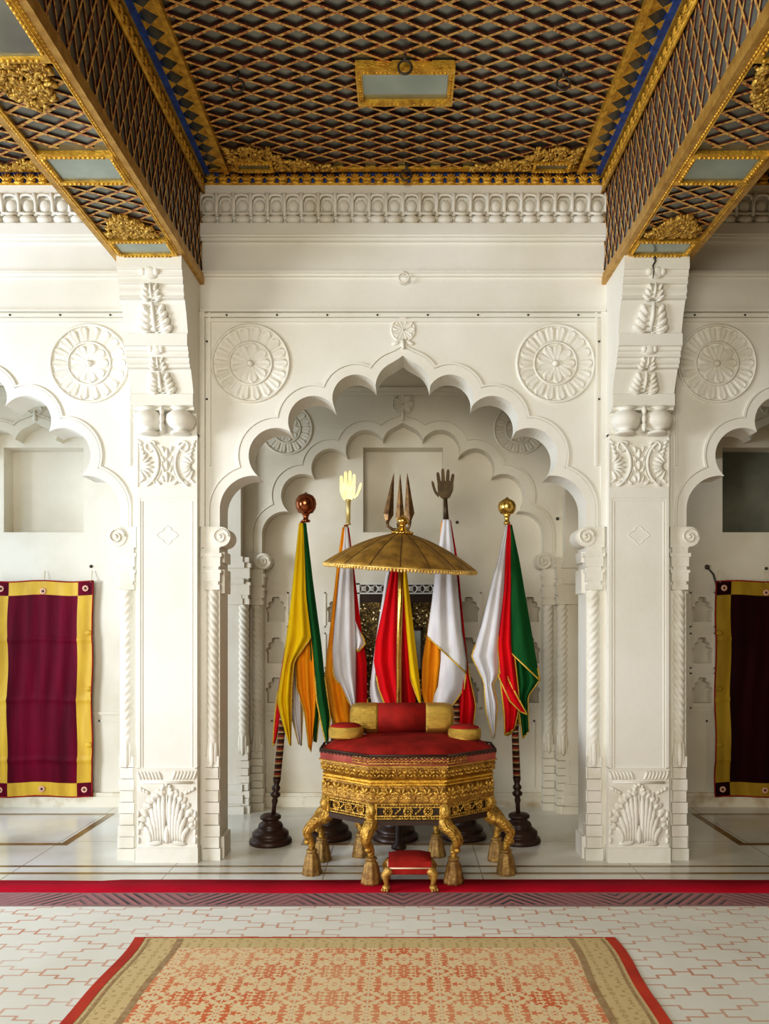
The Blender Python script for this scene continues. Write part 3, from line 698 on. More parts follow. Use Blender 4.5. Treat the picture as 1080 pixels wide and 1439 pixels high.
# ------------------------------------------------------------------ pillars
PROF = [(4.53,3.702),(4.53,3.61),(4.545,3.605),(4.545,3.575),(4.56,3.57),(4.555,3.535),(4.575,3.53),(4.57,3.49),(4.585,3.48),(4.575,3.455),(4.60,3.45),(4.632,3.38),(4.665,3.275),
        (4.645,3.272),(4.645,3.20),(4.665,3.195),(4.665,3.175),(4.68,3.17),(4.675,3.14),(4.695,3.135),(4.69,3.11),(4.71,3.10),(4.705,3.085),(4.73,3.08),(4.765,3.01),(4.79,2.95),
        (4.775,2.945),(4.775,2.875),(4.80,2.865),(4.80,2.85),(4.86,2.845),(4.87,2.72),(4.88,2.71),(YA+.01,2.71),(YA+.01,3.702)]
def pillar(xc, label, m1):
    t = thing('pillar', (xc, YP, 0), label, 'pillar', 'white carved pillars'); hw = .192
    zp = lambda py: zz(py, YP)
    sh = MB().box(xc-hw+.012, xc+hw-.012, YP+.006, YA+.02, 0, 2.72); sh.build('shaft', plaster, t, bevel=.004)
    fr = MB(); zt, zb2 = zp(700), zp(1079)
    for a, b in ((xc-hw, xc-hw+.022), (xc+hw-.022, xc+hw)): fr.box(a, b, YP, YA, zb2, zt)
    fr.box(xc-hw, xc+hw, YP, YA, zt, zp(685)).box(xc-hw+.022, xc+hw-.022, YP+.002, YP+.03, zt-.02, zt)
    fr.box(xc-hw+.03, xc-hw+.037, YP+.002, YP+.02, zb2, zt-.02).box(xc+hw-.037, xc+hw-.03, YP+.002, YP+.02, zb2, zt-.02)
    fr.tube([V((xc+.055*sin(q*PI/8)*(1+.25*cos(q*PI/2)), YP+.006, zp(752)+.05*cos(q*PI/8)*(1+.2*cos(q*PI/2)))) for q in range(16)], .004, 5, closed=True)
    fr.build('panel_frame', plaster, t, bevel=.003)
    # upper carved panel: mirrored scrolls and shells
    cp = MB(); z0, z1 = zp(685), zp(616); hh = z1-z0; zc = (z0+z1)/2
    cp.box(xc-hw, xc+hw, YP+.002, YA, z0, z1+.03)
    for s in (-1, 1):
        arc = [V((xc+s*(.178-.125*cos(q)), YP-.003, zc-.005+.150*sin(q))) for q in [-1.25+2.35*i/16 for i in range(17)]]
        cp.tube(arc, [.006]+[.011]*15+[.007], 6)
        cp.tube([p+V((-s*.019, .003, 0)) for p in arc[2:-1]], .006, 6)
        for i in range(7):
            a_ = -1.15+i*.36; d = V((-s*cos(a_), 0, sin(a_))); p = V((xc+s*.180, YP+.001, zc-.022))
            cp.blob(p+d*.062, d*.040, V((-d.z,0,d.x))*.0115, (0,-.014,0), nu=8, nv=4)
        sp = [V((xc+s*(.105-(.042-.0018*i)*cos(.45*i+.5)), YP-.005, zc+.098+(.042-.0018*i)*sin(.45*i+.5))) for i in range(18)]
        cp.tube(sp, [.009-.0002*i for i in range(18)], 6)
        for i in range(4):
            cp.blob((xc+s*(.055+.035*i), YP, z0+.030+.012*(i % 2)), (.020*s,0,.012*(1 if i < 2 else -1)), (-.004*s,0,.010), (0,-.012,0), nu=8, nv=4)
            cp.blob((xc+s*(.172-.008*i), YP, zc+.13-.028*i), (.018*s,0,.013), (-.006*s,0,.010), (0,-.012,0), nu=8, nv=4)
        for i in range(4): cp.blob((xc+s*.026, YP, zc-.10+.062*i), (.009*s,0,.022), (-.008,0,.005*s), (0,-.013,0), nu=8, nv=4)
        cp.box(xc+s*.188-.004, xc+s*.188+.004, YP-.004, YP+.002, z0+.005, z1)
    for i in range(3): cp.blob((xc, YP, zc-.09+.075*i), (.014,0,0), (0,0,.036), (0,-.016,0), nu=8, nv=4)
    cp.build('carved_scroll_panel', plaster_c, t)
    # foot panel: fluted lotus in a leafy arch
    ft = MB(); z0, z1 = .0, zp(1080)
    ft.box(xc-hw-.006, xc+hw+.006, YP-.012, YA, 0, .095).box(xc-hw, xc+hw, YP, YA, .095, z1)
    ft.box(xc-hw, xc+hw, YP-.008, YP, z1-.012, z1)
    ft.tube([(xc-hw+.03, YP-.003, z1-.088), (xc+hw-.03, YP-.003, z1-.088)], .009, 6)
    for s in (-1, 1):
        for i in range(7):                # row of slanting leaves under the top edge
            x = xc+s*(.045+i*.022); ft.blob((x, YP, z1-.045), (s*.012,0,.03), (.008,0,-s*.004), (0,-.012,0), nu=8, nv=4)
        for i in range(6):                # flutes fanning from the foot
            q = i/5; xb = xc+s*(.02+.085*q); xt = xc+s*(.022+.125*q**.9); zt2 = .43-.20*q**1.8
            pts = [V((xb+(xt-xb)*u+s*.03*sin(PI*u)*q*-.6, YP-.004-.006*sin(PI*u), .125+(zt2-.125)*u)) for u in (0,.2,.4,.6,.8,1)]
            ft.tube(pts, [.008,.012,.015,.018,.018,.008], 8, flat=.55)
            ft.blob(pts[-1]+V((s*.010,0,.008)), (s*.017,0,.017), (.012,0,-s*.012), (0,-.011,0), nu=8, nv=4)
        for i in range(8):                # leaf scallops of the arch
            a = .1+i*.19; d = V((s*cos(a), 0, sin(a)*1.0)); p = V((xc+s*cos(a)*.162, YP, .20+sin(a)*.255))
            ft.blob(p, d*.030, V((-d.z,0,d.x))*.021, (0,-.010,0), nu=8, nv=5)
        ft.blob((xc+s*.075, YP, .125), (s*.055,0,-.006), (.0,0,.022), (0,-.012,0), nu=10, nv=5)
        for i in range(3): ft.blob((xc+s*(.165-.02*i), YP, .465-.01*i), (s*.016,0,.012), (.006,0,-s*.012), (0,-.012,0), nu=8, nv=4)
        for i in range(4): ft.blob((xc+s*.180, YP, .14+.055*i), (.010,0,0), (0,0,.024), (0,-.012,0), nu=8, nv=4)
    ft.tube([V((xc, YP-.003, .43)), V((xc, YP-.008, .32)), V((xc, YP-.004, .24))], [.006,.008,.004], 6)
    ft.blob((xc, YP, .18), (.024,0,0), (0,0,.065), (0,-.020,0), nu=10, nv=6)
    for i in range(5): ft.blob((xc+.028*cos(PI*i/4), YP, .465+.028*sin(PI*i/4)), (.014,0,0), (0,0,.014), (0,-.020,0), nu=8, nv=4)
    ft.build('carved_lotus_base', plaster_c, t)
    # bracket
    b = MB(); b.prism(PROF, lambda a, z, d: V((d, a, z)), xc-hw, xc+hw)
    br = b.build('bracket', plaster, t, bevel=.003)
    for tiers, (by, bz, bw) in ((((4.664,3.276,4.602,3.452,.215,4), (4.598,3.452,4.566,3.545,.135,3)), (4.552,3.592,.060)),
                                (((4.788,2.952,4.735,3.078,.185,4), (4.727,3.082,4.694,3.150,.120,3)), (4.676,3.178,.050))):
        l = MB()
        for y0_, za_, y1_, zb2, w, np_ in tiers: leafspray(l, (xc, y0_, za_), (0, y1_-y0_, zb2-za_), (0, -(zb2-za_), y1_-y0_), w, math.hypot(y1_-y0_, zb2-za_), np_, .020)
        l.blob((xc, by, bz), (bw*.9,0,0), (0,-.2*bw,bw*.62), (0,-.024,-.004), nu=12, nv=6)
        for sg in (-1, 0, 1): l.blob((xc+sg*bw*.62, by-.004, bz+bw*(.25 if sg == 0 else .1)), (bw*.42,0,0), (0,0,bw*.45), (0,-.022,0))
        l.build('acanthus_leaf', plaster_c, br)
    v = MB(); zc2 = 2.79
    for s in (-1, 1):
        c = (xc+s*.100, 4.83, zc2)
        v.lathe([(.045,-.085),(.062,-.080),(.06,-.07),(.035,-.064),(.075,-.045),(.094,-.005),(.088,.03),(.06,.055),(.05,.062),(.07,.07),(.07,.075)], c, 24)
    for i in range(3): v.blob((xc, 4.775, zc2-.05+.05*i), (.016,0,0), (0,0,.032), (0,-.02,0))
    v.build('vase_capital', plaster_c, t)
    if m1:
        ck = MB(); z = 3.70; pts = []
        for i in range(7): pts.append(V((xc-.012+.006*random.uniform(-1,1)-.008*(i > 2), 4.529, z-.025*i)))
        ck.tube(pts, [.008,.011,.006,.006,.004,.004,.002], 5); ck.build('crack', iron, br)
    return t
pillar(-1.497, 'white carved pillar on the left of the throne with leaf bracket', 0)
pillar(1.497, 'white carved pillar on the right of the throne with cracked top', 1)

# ------------------------------------------------------------------ floor coverings
rr = []
for i in range(81):
    x = -4.4+8.8*i/80; w = .006*sin(x*2.1)+.004*sin(x*5+1)
    rr.append((x, w))
mb = MB(); mb.grid([[V((x, 4.31+w, .004)) for x, w in rr], [V((x, 4.42, .005)) for x, w in rr], [V((x, 4.53+w*.8-(.02 if x < -1.75 else 0), .004)) for x, w in rr]])
tag(mb.build('carpet_runner', redrun, origin=(0,4.42,0), solid=.006), 'long crimson felt runner lying across the floor before the pillars', 'carpet')
def floor_cloth(x0, x1, y0, label, nm='floor_cloth', z=.0042):
    o = MB(); nx, ny = int((x1-x0)*14), 30
    rows = [[V((x0+(x1-x0)*i/nx, y0+(4.12-y0)*j/ny, z+.0015*sin(3.1*(x0+(x1-x0)*i/nx)+j*.7))) for i in range(nx+1)] for j in range(ny+1)]
    r = o.grid(rows).build(nm, fcloth, origin=(0,0,0)); tag(r, label, 'floor cloth', 'cream floor cloths')
    b = MB().grid([[V((x0+(x1-x0)*i/nx, y, z+.0015)) for i in range(nx+1)] for y in (4.10, 4.21, 4.315)])
    b.build('woven_border', bord, r)
    return r
floor_cloth(-1.685, 4.4, .8, 'wide cream floor cloth with orange trellis and purple border under the carpet')
floor_cloth(-4.4, -1.684, .8, 'cream floor cloth at far left beyond the seam in the floor covering', z=.0036)
# carpet
X0, X1, Y0, Y1 = -1.29, 1.008, 1.2, 3.685
cw = thing('carpet', ((X0+X1)/2, 2.6, 0), 'red and beige floral carpet with red edges in the foreground', 'carpet')
def sheet(x0, x1, y0, y1, z, m, name, par=cw, wav=0):
    nx, ny = max(2, int((x1-x0)/.05)), max(2, int((y1-y0)/.05)); mb = MB()
    ed = lambda y: wav*(.012*sin(y*4.2)+.008*sin(y*9+1))
    mb.grid([[V((x0+(x1-x0)*i/nx+ed(y0+(y1-y0)*j/ny), y0+(y1-y0)*j/ny, z)) for i in range(nx+1)] for j in range(ny+1)])
    return mb.build(name, m, par)
z = .0085
sheet(X0, X1, Y0, Y1, z, rug_b, 'border', wav=1); sheet(X0+.235, X1-.235, Y0+.17, Y1-.125, z+.0012, rug_f, 'field', wav=1)
for a, b in ((X0, X0+.05), (X1-.05, X1)): sheet(a, b, Y0, Y1, z+.0014, rug_r, 'selvage', wav=1)
sheet(X0+.05, X1-.05, Y1-.010, Y1, z+.0014, rug_r, 'selvage')
for a, b in ((X0+.065, X0+.078), (X0+.205, X0+.235), (X1-.235, X1-.205), (X1-.078, X1-.065)): sheet(a, b, Y0, Y1-.02, z+.0012, rug_l, 'border_line', wav=1)

# ------------------------------------------------------------------ throne
TX, TF, TR = .030, 4.44, 5.13
TY = (TF+TR)/2; TB = (TR-TF)/2
tz = lambda py: zz(py, TF)
def octa(e=0.0):                         # octagon corners, e = outward offset
    fx, sx, fy, sy = .218, .510, TB, .115
    k = .414*e
    return [V((TX-fx-k, TY-fy-e)), V((TX+fx+k, TY-fy-e)), V((TX+sx+e, TY-sy-k)), V((TX+sx+e, TY+sy+k)), V((TX+fx+k, TY+fy+e)), V((TX-fx-k, TY+fy+e)), V((TX-sx-e, TY+sy+k)), V((TX-sx-e, TY-sy-k))]
def loft(mb, prof, cap=True, mi=0, sm=False):
    rings = [[V((p.x, p.y, z)) for p in octa(e)] for e, z in prof]; vs = [p for r in rings for p in r]
    fs = [(i*8+k, i*8+(k+1) % 8, (i+1)*8+(k+1) % 8, (i+1)*8+k) for i in range(len(prof)-1) for k in range(8)]
    if cap: fs += [tuple(range(7, -1, -1)), tuple(range((len(prof)-1)*8, len(prof)*8))]
    return mb.add(vs, fs, mi, sm)
def faces(e, which=(0,1,7,2,6)):         # yields (origin, along, length, outward) per face
    o = octa(e)
    for k in which:
        a, b = o[k], o[(k+1) % 8]; d = b-a; L = d.length; d = d/L
        yield k, V((a.x, a.y, 0)), V((d.x, d.y, 0)), L, V((d.y, -d.x, 0))
th = thing('throne', (TX, TY, 0), 'gilded octagonal throne seat with red cushion on eight legs', 'throne')
ZT = [tz(q) for q in (1063, 1078, 1096, 1104, 1129, 1153, 1160)]
b = MB(); loft(b, [(-.03, .36), (-.03, ZT[0]-.01)]); b.build('core', recess_dark, th)
b = MB(); loft(b, [(-.02, ZT[6]), (.004, ZT[6]), (.004, ZT[5]), (-.01, ZT[5]+.006)]); b.build('base_ledge', recess_dark, th)
# openwork band
ow = MB(); loft(ow, [(-.024, ZT[5]), (-.024, ZT[4])]); ow = ow.build('openwork_band', recess_dark, th)
og = MB(); z0, z1 = ZT[5]+.002, ZT[4]-.004; hb = z1-z0
for k, o, d, L, n in faces(-.018, range(8)):
    up = V((0,0,1)); bar = lambda a, b2, za_, zb2, t=.012: og.add([o+d*a+up*za_, o+d*b2+up*za_, o+d*b2+up*zb2, o+d*a+up*zb2, o+d*a+up*za_+n*t, o+d*b2+up*za_+n*t, o+d*b2+up*zb2+n*t, o+d*a+up*zb2+n*t], [(0,1,5,4),(1,2,6,5),(2,3,7,6),(3,0,4,7),(4,5,6,7)])
    for za_, zb2 in ((z0, z0+.008), (z0+.017, z0+.024), (z1-.008, z1), (z1-.024, z1-.017)): bar(0, L, za_, zb2)
    m = int(L/.0165)
    for i in range(m):
        for zz2 in (z0+.0125, z1-.0125): og.blob(o+d*(L*(i+.5)/m)+up*zz2+n*.006, d*.005, up*.005, n*.006, nu=6, nv=4)
    bar(0, .03, z0, z1, .02); bar(L-.03, L, z0, z1, .02)
    for i in (0, L): og.tube([o+d*i+up*z0+n*.008, o+d*i+up*(z0+hb*.5)+n*.02, o+d*i+up*z1+n*.012], [.016, .026, .018], 8)
    if k in (3, 4, 5): continue
    nf = max(2, round((L-.06)/.115)); zc = (z0+z1)/2; hf = hb/2-.021
    for i in range(nf):
        c = o+d*(.035+(L-.07)*(i+.5)/nf)+up*zc+n*.004
        for q in range(8):                # rosette with little open eyes
            a = 2*PI*q/8; dr = d*cos(a)+up*sin(a); tn = up*cos(a)-d*sin(a)
            og.blob(c+dr*hf*.66, dr*hf*.32, tn*hf*.24, n*.009, nu=6, nv=4)
        og.tube([c+(d*cos(2*PI*q/14)+up*sin(2*PI*q/14))*hf*.98 for q in range(14)], .0048, 5, closed=True)
        og.blob(c, d*hf*.25, up*hf*.25, n*.010, nu=8, nv=4)
        e = c+d*((L-.07)/nf/2)
        if i < nf-1:
            for s in (-1, 1): og.tube([e+d*(.004*s)+up*(hf*s), e+d*(.016*s)+up*hf*.5*s, e+up*0+n*.003, ], [.004, .006, .004], 5)
            og.blob(e, d*.006, up*hf*.4, n*.008, nu=6, nv=4)
og.build('gilded_openwork', gold_c, ow)
def relief(mb, prof_e, zc, hgt, pitch, which=range(8), s=1.0):
    for k, o, d, L, n in faces(prof_e, which):
        up = V((0,0,1)); m = max(3, round(L/pitch))
        for i in range(m):
            c = o+d*(L*(i+.5)/m)+up*zc
            for a in (-1.1, -.4, .4, 1.1):
                dr = (up*cos(a)+d*sin(a)); mb.blob(c+dr*hgt*.32, dr*hgt*.30, dr.cross(n)*hgt*.12, n*.013*s, nu=6, nv=4)
            for s2 in (-1, 1): mb.blob(c+d*(pitch*.36*s2)-up*hgt*.18, (d*s2+up*.5).normalized()*hgt*.24, (up-d*s2*.5).normalized()*hgt*.11, n*.012*s, nu=6, nv=4)
            mb.blob(c-up*hgt*.15, d*hgt*.12, up*hgt*.12, n*.016*s, nu=6, nv=4)
b = MB(); loft(b, [(-.012, ZT[4]-.006), (.010, ZT[4]), (.012, ZT[4]+.012), (.006, (ZT[3]+ZT[4])/2), (-.010, ZT[3]-.02), (-.018, ZT[3])])
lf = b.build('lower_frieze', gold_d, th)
b = MB(); relief(b, .004, (ZT[3]+ZT[4])/2-.006, .085, .075); b.build('leaf_relief', gold_c, lf)
b = MB(); loft(b, [(-.006, ZT[3]-.002), (.008, ZT[3]+.002), (.008, ZT[3]+.010), (-.010, ZT[3]+.013), (-.010, ZT[3]+.02), (.010, ZT[3]+.023), (.010, ZT[2]-.002), (-.01, ZT[2])]); b.build('waist_moulding', gold, th)
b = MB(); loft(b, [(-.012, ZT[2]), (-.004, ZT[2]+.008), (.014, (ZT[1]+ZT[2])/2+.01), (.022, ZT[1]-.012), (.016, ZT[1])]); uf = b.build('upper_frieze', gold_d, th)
b = MB(); relief(b, .008, (ZT[1]+ZT[2])/2, .062, .06, s=1.1); b.build('leaf_relief', gold_c, uf)
b = MB(); loft(b, [(.016, ZT[1]), (.030, ZT[1]+.003), (.030, ZT[1]+.009), (.022, ZT[1]+.012)]); b.build('waist_moulding', gold_p, th)
b = MB(); loft(b, [(.020, ZT[1]+.012), (.024, ZT[0]-.006), (.010, ZT[0])]); rb = b.build('cloth_band', velvet_w, th)
b = MB()
for k, o, d, L, n in faces(.024, (0, 1, 7)):
    up = V((0,0,1)); m = round(L/.024)
    lo, hi = (0, m) if k == 0 else ((int(m*.72), m) if k == 7 else (0, int(m*.4)))
    for i in range(lo, hi):
        c = o+d*(L*(i+.5)/m)
        for r_, z_ in ((.0115, ZT[1]+.030), (.0115, ZT[1]+.046)):
            b.tube([c+d*r_*cos(a)+up*(z_+r_*sin(a))+n*.002 for a in (0,.63,1.26,1.88,2.51,PI)], .0026, 5)
    b.tube([o+d*L*lo/m+up*(ZT[1]+.024)+n*.002, o+d*L*hi/m+up*(ZT[1]+.024)+n*.002], .004, 5)
b.build('gold_lace', gold_c, rb)
b = MB()
for k, o, d, L, n in faces(.022, range(8)):
    up = V((0,0,1)); m = round(L/.030)
    for i in range(m):
        a0 = o+d*(L*i/m)+up*(ZT[0]+.004); st = L/m
        b.tube([a0, a0+d*st*.25-up*.010+n*.003, a0+d*st*.5-up*.013+n*.003, a0+d*st*.75-up*.010+n*.003, a0+d*st], .0045, 5)
    b.tube([o+up*(ZT[0]+.008), o+d*L+up*(ZT[0]+.008)], .006, 5)
b.build('scalloped_edge', recess_dark, rb)
# domed seat cushion
b = MB(); rings = 9; vs = []
for j in range(rings+1):
    q = j/rings; e = .012-.42*q**1.3*1.0; zc = ZT[0]-.006+.085*math.sqrt(1-(1-min(1, q*1.0))**2.6)
    sc = 1-q
    ring = []
    for p in octa(.012):
        ring.append(V((TX+(p.x-TX)*sc, TY+(p.y-TY)*sc, zc)))
    for k in range(8):
        for m in range(4): vs.append(ring[k].lerp(ring[(k+1) % 8], m/4))
fs = [(j*32+k, j*32+(k+1) % 32, (j+1)*32+(k+1) % 32, (j+1)*32+k) for j in range(rings) for k in range(32)]
b.add(vs, fs, 0, True); b.build('seat_cushion', velvet, th, sub=1)
# legs
oc = octa(-.02)
feet = [P(521,1242,4.47), P(637,1242,4.47), P(711,1230,4.66), V((.60,4.93,0)), P(613,1203,5.02), P(507,1203,5.02), V((-.52,4.93,0)), P(438,1230,4.66)]
for p, f in zip(oc, feet):
    f = V((f.x, f.y, .009 if f.y < 4.59 else 0)); tpt = V((p.x, p.y, .352)); d = (f-V((TX, TY, 0))); d.z = 0; d.normalize()
    dk = d*(.035); k = f-V((p.x, p.y, 0))
    pts = [tpt+V((0,0,.02))-d*.01, tpt+d*.012+V((0,0,-.01)), V((p.x, p.y, 0))+k*.35+dk+V((0,0,.315)), V((p.x, p.y, 0))+k*.8+dk*1.3+V((0,0,.255)), f+d*.005+V((0,0,.195)), f+V((0,0,.150)), f+V((0,0,.12))]
    # smooth the path
    sm_, rd = [], []
    R0 = [.040, .041, .038, .030, .022, .0195, .020]
    for i in range(len(pts)-1):
        a, b2, c2, d2 = pts[max(i-1,0)], pts[i], pts[i+1], pts[min(i+2, len(pts)-1)]
        for u in (0, .25, .5, .75):
            sm_.append(.5*((2*b2)+(c2-a)*u+(2*a-5*b2+4*c2-d2)*u*u+(3*b2-a-3*c2+d2)*u**3)); rd.append(R0[i]+(R0[i+1]-R0[i])*u)
    sm_.append(pts[-1]); rd.append(R0[-1])
    l = MB(); l.tube(sm_, rd, 12)
    side = V((-d.y, d.x, 0))
    for s in (-1, 0, 1):                 # long carved acanthus folds over the knee
        l.tube([q+d*r*.80+side*s*r*.62 for q, r in zip(sm_[:18], rd[:18])], [.011-.0004*i for i in range(18)], 6)
    l.blob(pts[4]+d*.022, side*.022, V((0,0,.018)), d*.022)
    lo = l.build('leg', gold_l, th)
    ft = MB()
    ft.lathe([(.024,.150),(.034,.146),(.036,.138),(.030,.130),(.028,.126),(.036,.118),(.044,.09),(.052,.045),(.058,.012),(.058,.0)], f, 32, mod=lambda q, z: 1+(.075*cos(9*q) if z < .12 else 0))
    ft.build('tassel_foot', tassel, lo)

# cushions on the throne
bo = MB(); bc = P(564.5, 1017, 4.96); L = .325; r = .098
bc.z = ZT[0]+.160
rows = [(-L, .02), (-L, r*.80), (-L+.015, r*.95), (-L+.05, r), (-.155, r), (.155, r), (L-.05, r), (L-.015, r*.95), (L, r*.80), (L, .02)]
AXX = Matrix(((0,0,1),(0,1,0),(1,0,0)))
bs = thing('bolster_cushion', (bc.x, bc.y, bc.z-r), 'long red bolster with gold ends at the back of the throne seat', 'cushion')
b = MB().lathe([(r, -.155), (r*1.01, 0), (r, .155)], bc, 28, ax=AXX); b.build('red_sleeve', velvet, bs)
for s in (-1, 1):
    b = MB().lathe([(r*1.005, .152), (r*1.03, .17), (r*1.03, L-.06), (r*.98, L-.02), (r*.80, L), (r*.5, L+.008), (.01, L+.01)] if s > 0 else [(.01, -L-.01), (r*.5, -L-.008), (r*.80, -L), (r*.98, -L+.02), (r*1.03, -L+.06), (r*1.03, -.17), (r*1.005, -.152)], bc, 28, ax=AXX)
    b.build('gold_end', brocade, bs)
def pad(px0, px1, py, d, label):
    c = P((px0+px1)/2, py, d); rx = (px1-px0)/2*d/F
    t = thing('side_cushion', (c.x, c.y, c.z-.04), label, 'cushion', 'round cushions on the throne seat')
    b = MB().lathe([(rx*.86, -.040), (rx*.97, -.028), (rx, 0), (rx*.97, .024), (rx*.86, .034)], c, 28, sy=.8); b.build('gold_side', brocade, t)
    b = MB().lathe([(rx*.90, .024), (rx*.85, .040), (rx*.55, .052), (rx*.02, .055)], c, 28, sy=.8); b.build('red_top', velvet, t)
pad(461, 511, 1028, 4.76, 'round flat red cushion with gold side at left of the throne seat')
pad(629, 676, 1030, 4.76, 'round flat red cushion with gold side at right of the throne seat')

# ------------------------------------------------------------------ footstool
SX, SY = (575.5-CX)*4.36/F, 4.42
zs = lambda py: zz(py, 4.34)
fs_ = thing('footstool', (SX, SY, 0), 'small red velvet footstool on gilded claw feet before the throne', 'footstool')
hx, hy = .122, .095; z0, z1 = .085, .186
b = MB(); n = 10
rows = []
for j in range(n+1):
    rows.append([])
    for i in range(n+1):
        u, v = i/n*2-1, j/n*2-1; rows[-1].append(V((SX+u*hx, SY+v*hy, z1-.012+.026*(1-u**4)*(1-v**4))))
b.grid(rows); b.build('cushion', velvet, fs_)
MB().box(SX-hx, SX+hx, SY-hy, SY+hy, z0+.015, z1-.010).build('skirt', velvet, fs_, bevel=.006)
b = MB()
for zz2 in (z1-.048, ):
    for y in (SY-hy-.001, SY+hy+.001): b.tube([(SX-hx, y, zz2), (SX+hx, y, zz2)], .0045, 6)
    for x in (SX-hx-.001, SX+hx+.001): b.tube([(x, SY-hy, zz2), (x, SY+hy, zz2)], .0045, 6)
for sx in (-1, 1):
    for sy in (-1, 1): b.tube([(SX+sx*hx, SY+sy*hy, z1-.048), (SX+sx*hx, SY+sy*hy, z0+.01)], .004, 6)
b.build('braid', piping, fs_)
for sx in (-1, 1):
    for sy in (-1, 1):
        c = V((SX+sx*(hx-.012), SY+sy*(hy-.015), 0)); d = V((sx*.9, sy*.35, 0)).normalized()
        l = MB(); l.tube([c+V((0,0,.118)), c+d*.012+V((0,0,.108)), c+d*.034+V((0,0,.088)), c+d*.026+V((0,0,.055)), c+d*.020+V((0,0,.03))], [.026,.028,.022,.015,.014], 10)
        lo = l.map(lambda p: p+V((0,0,.009))).build('leg', gold_p, fs_)
        pw = MB(); q = c+d*.024; f = V((sx*.35, -1 if sy < 0 else 1, 0)).normalized(); w = V((-f.y, f.x, 0))
        pw.blob(q+V((0,0,.018)), f*.026, w*.024, V((0,0,.018)))
        for k in (-1, 0, 1): pw.blob(q+f*.022+w*.015*k+V((0,0,.010)), f*.014, w*.008, V((0,0,.010)), nu=8, nv=5)
        pw.map(lambda p: p+V((0,0,.009))).build('claw_foot', gold_p, lo)

# ------------------------------------------------------------------ parasol
UC = P(562, 797, 4.86); UC.z += .0
um = thing('ceremonial_parasol', (P(560,990,5.19).x, 5.19, 0), 'gilded domed parasol standing behind the throne seat', 'parasol')
tx, ty = math.radians(5.5), math.radians(3.4)
R3 = Matrix.Rotation(tx, 3, 'X') @ Matrix.Rotation(ty, 3, 'Y')
UR = .482
NG = 16
def uprof(q): return (UR*q, .212*(1-q**1.5))
b = MB(); seg = NG*6; vs = []; n = 16
def gore(a): return abs(math.sin(a*NG/2+PI/2*0))
for j in range(n+1):
    q = .06+.94*j/n; r_, z_ = uprof(q)
    for k in range(seg):
        a = 2*PI*k/seg; m = 1-.030*q*(1-gore(a)); dz = .016*q*gore(a)-.012*q**4*gore(a)
        vs.append(UC+R3 @ V((r_*m*cos(a), r_*m*sin(a), z_+dz)))
fs = [(j*seg+k, j*seg+(k+1) % seg, (j+1)*seg+(k+1) % seg, (j+1)*seg+k) for j in range(n) for k in range(seg)]
b.add(vs, fs, 0, True); cp = b.build('canopy', canopy_m, um, solid=.008)
for k in range(NG):
    a = 2*PI*k/NG; b = MB(); pts = []
    for j in range(n+1):
        q = .06+.94*j/n; r_, z_ = uprof(q); m = 1-.03*q; pts.append(UC+R3 @ V((r_*m*cos(a), r_*m*sin(a), z_+.002)))
    b.tube(pts, .006, 5); b.build('seam', canopy_s, cp)
b = MB()
for k in range(150):
    a = 2*PI*k/150; m = 1-.030*(1-gore(a)); z_ = .004*gore(a)
    c = UC+R3 @ V((UR*m*cos(a), UR*m*sin(a), z_-.010)); b.blob(c, (.009,0,0), (0,.009,0), (0,0,.013), nu=6, nv=4)
b.tube([UC+R3 @ V((UR*(1-.03*(1-gore(2*PI*k/96)))*cos(2*PI*k/96), UR*(1-.03*(1-gore(2*PI*k/96)))*sin(2*PI*k/96), .002)) for k in range(96)], .007, 6, closed=True)
b.build('fringe', fringe_m, cp)
b = MB(); top = UC+R3 @ V((0, 0, .215))
b.lathe([(.066,-.008),(.064,.006),(.05,.014),(.034,.03),(.022,.042),(.020,.05),(.034,.060),(.040,.075),(.034,.09),(.018,.10),(.012,.108),(.004,.115)], top, 24, ax=R3)
for k in range(22): a = 2*PI*k/22; b.blob(top+R3 @ V((.064*cos(a), .064*sin(a), .002)), (.007,0,0), (0,.007,0), (0,0,.008), nu=6, nv=4)
b.build('finial', brass, um)
b = MB(); b.tube([V((um.location.x, 5.19, .45)), V((um.location.x, 5.19, .9)), V((um.location.x, 5.175, 1.1)), V((um.location.x, 5.13, 1.3)), UC+R3 @ V((0,0,.21))], .017, 12); b.build('pole', brass, um)
MB().lathe([(.05,0),(.05,.02),(.022,.04),(.020,.45),(.026,.46),(.02,.47)], (um.location.x, 5.19, 0), 16).build('pole_foot', dwood, um)

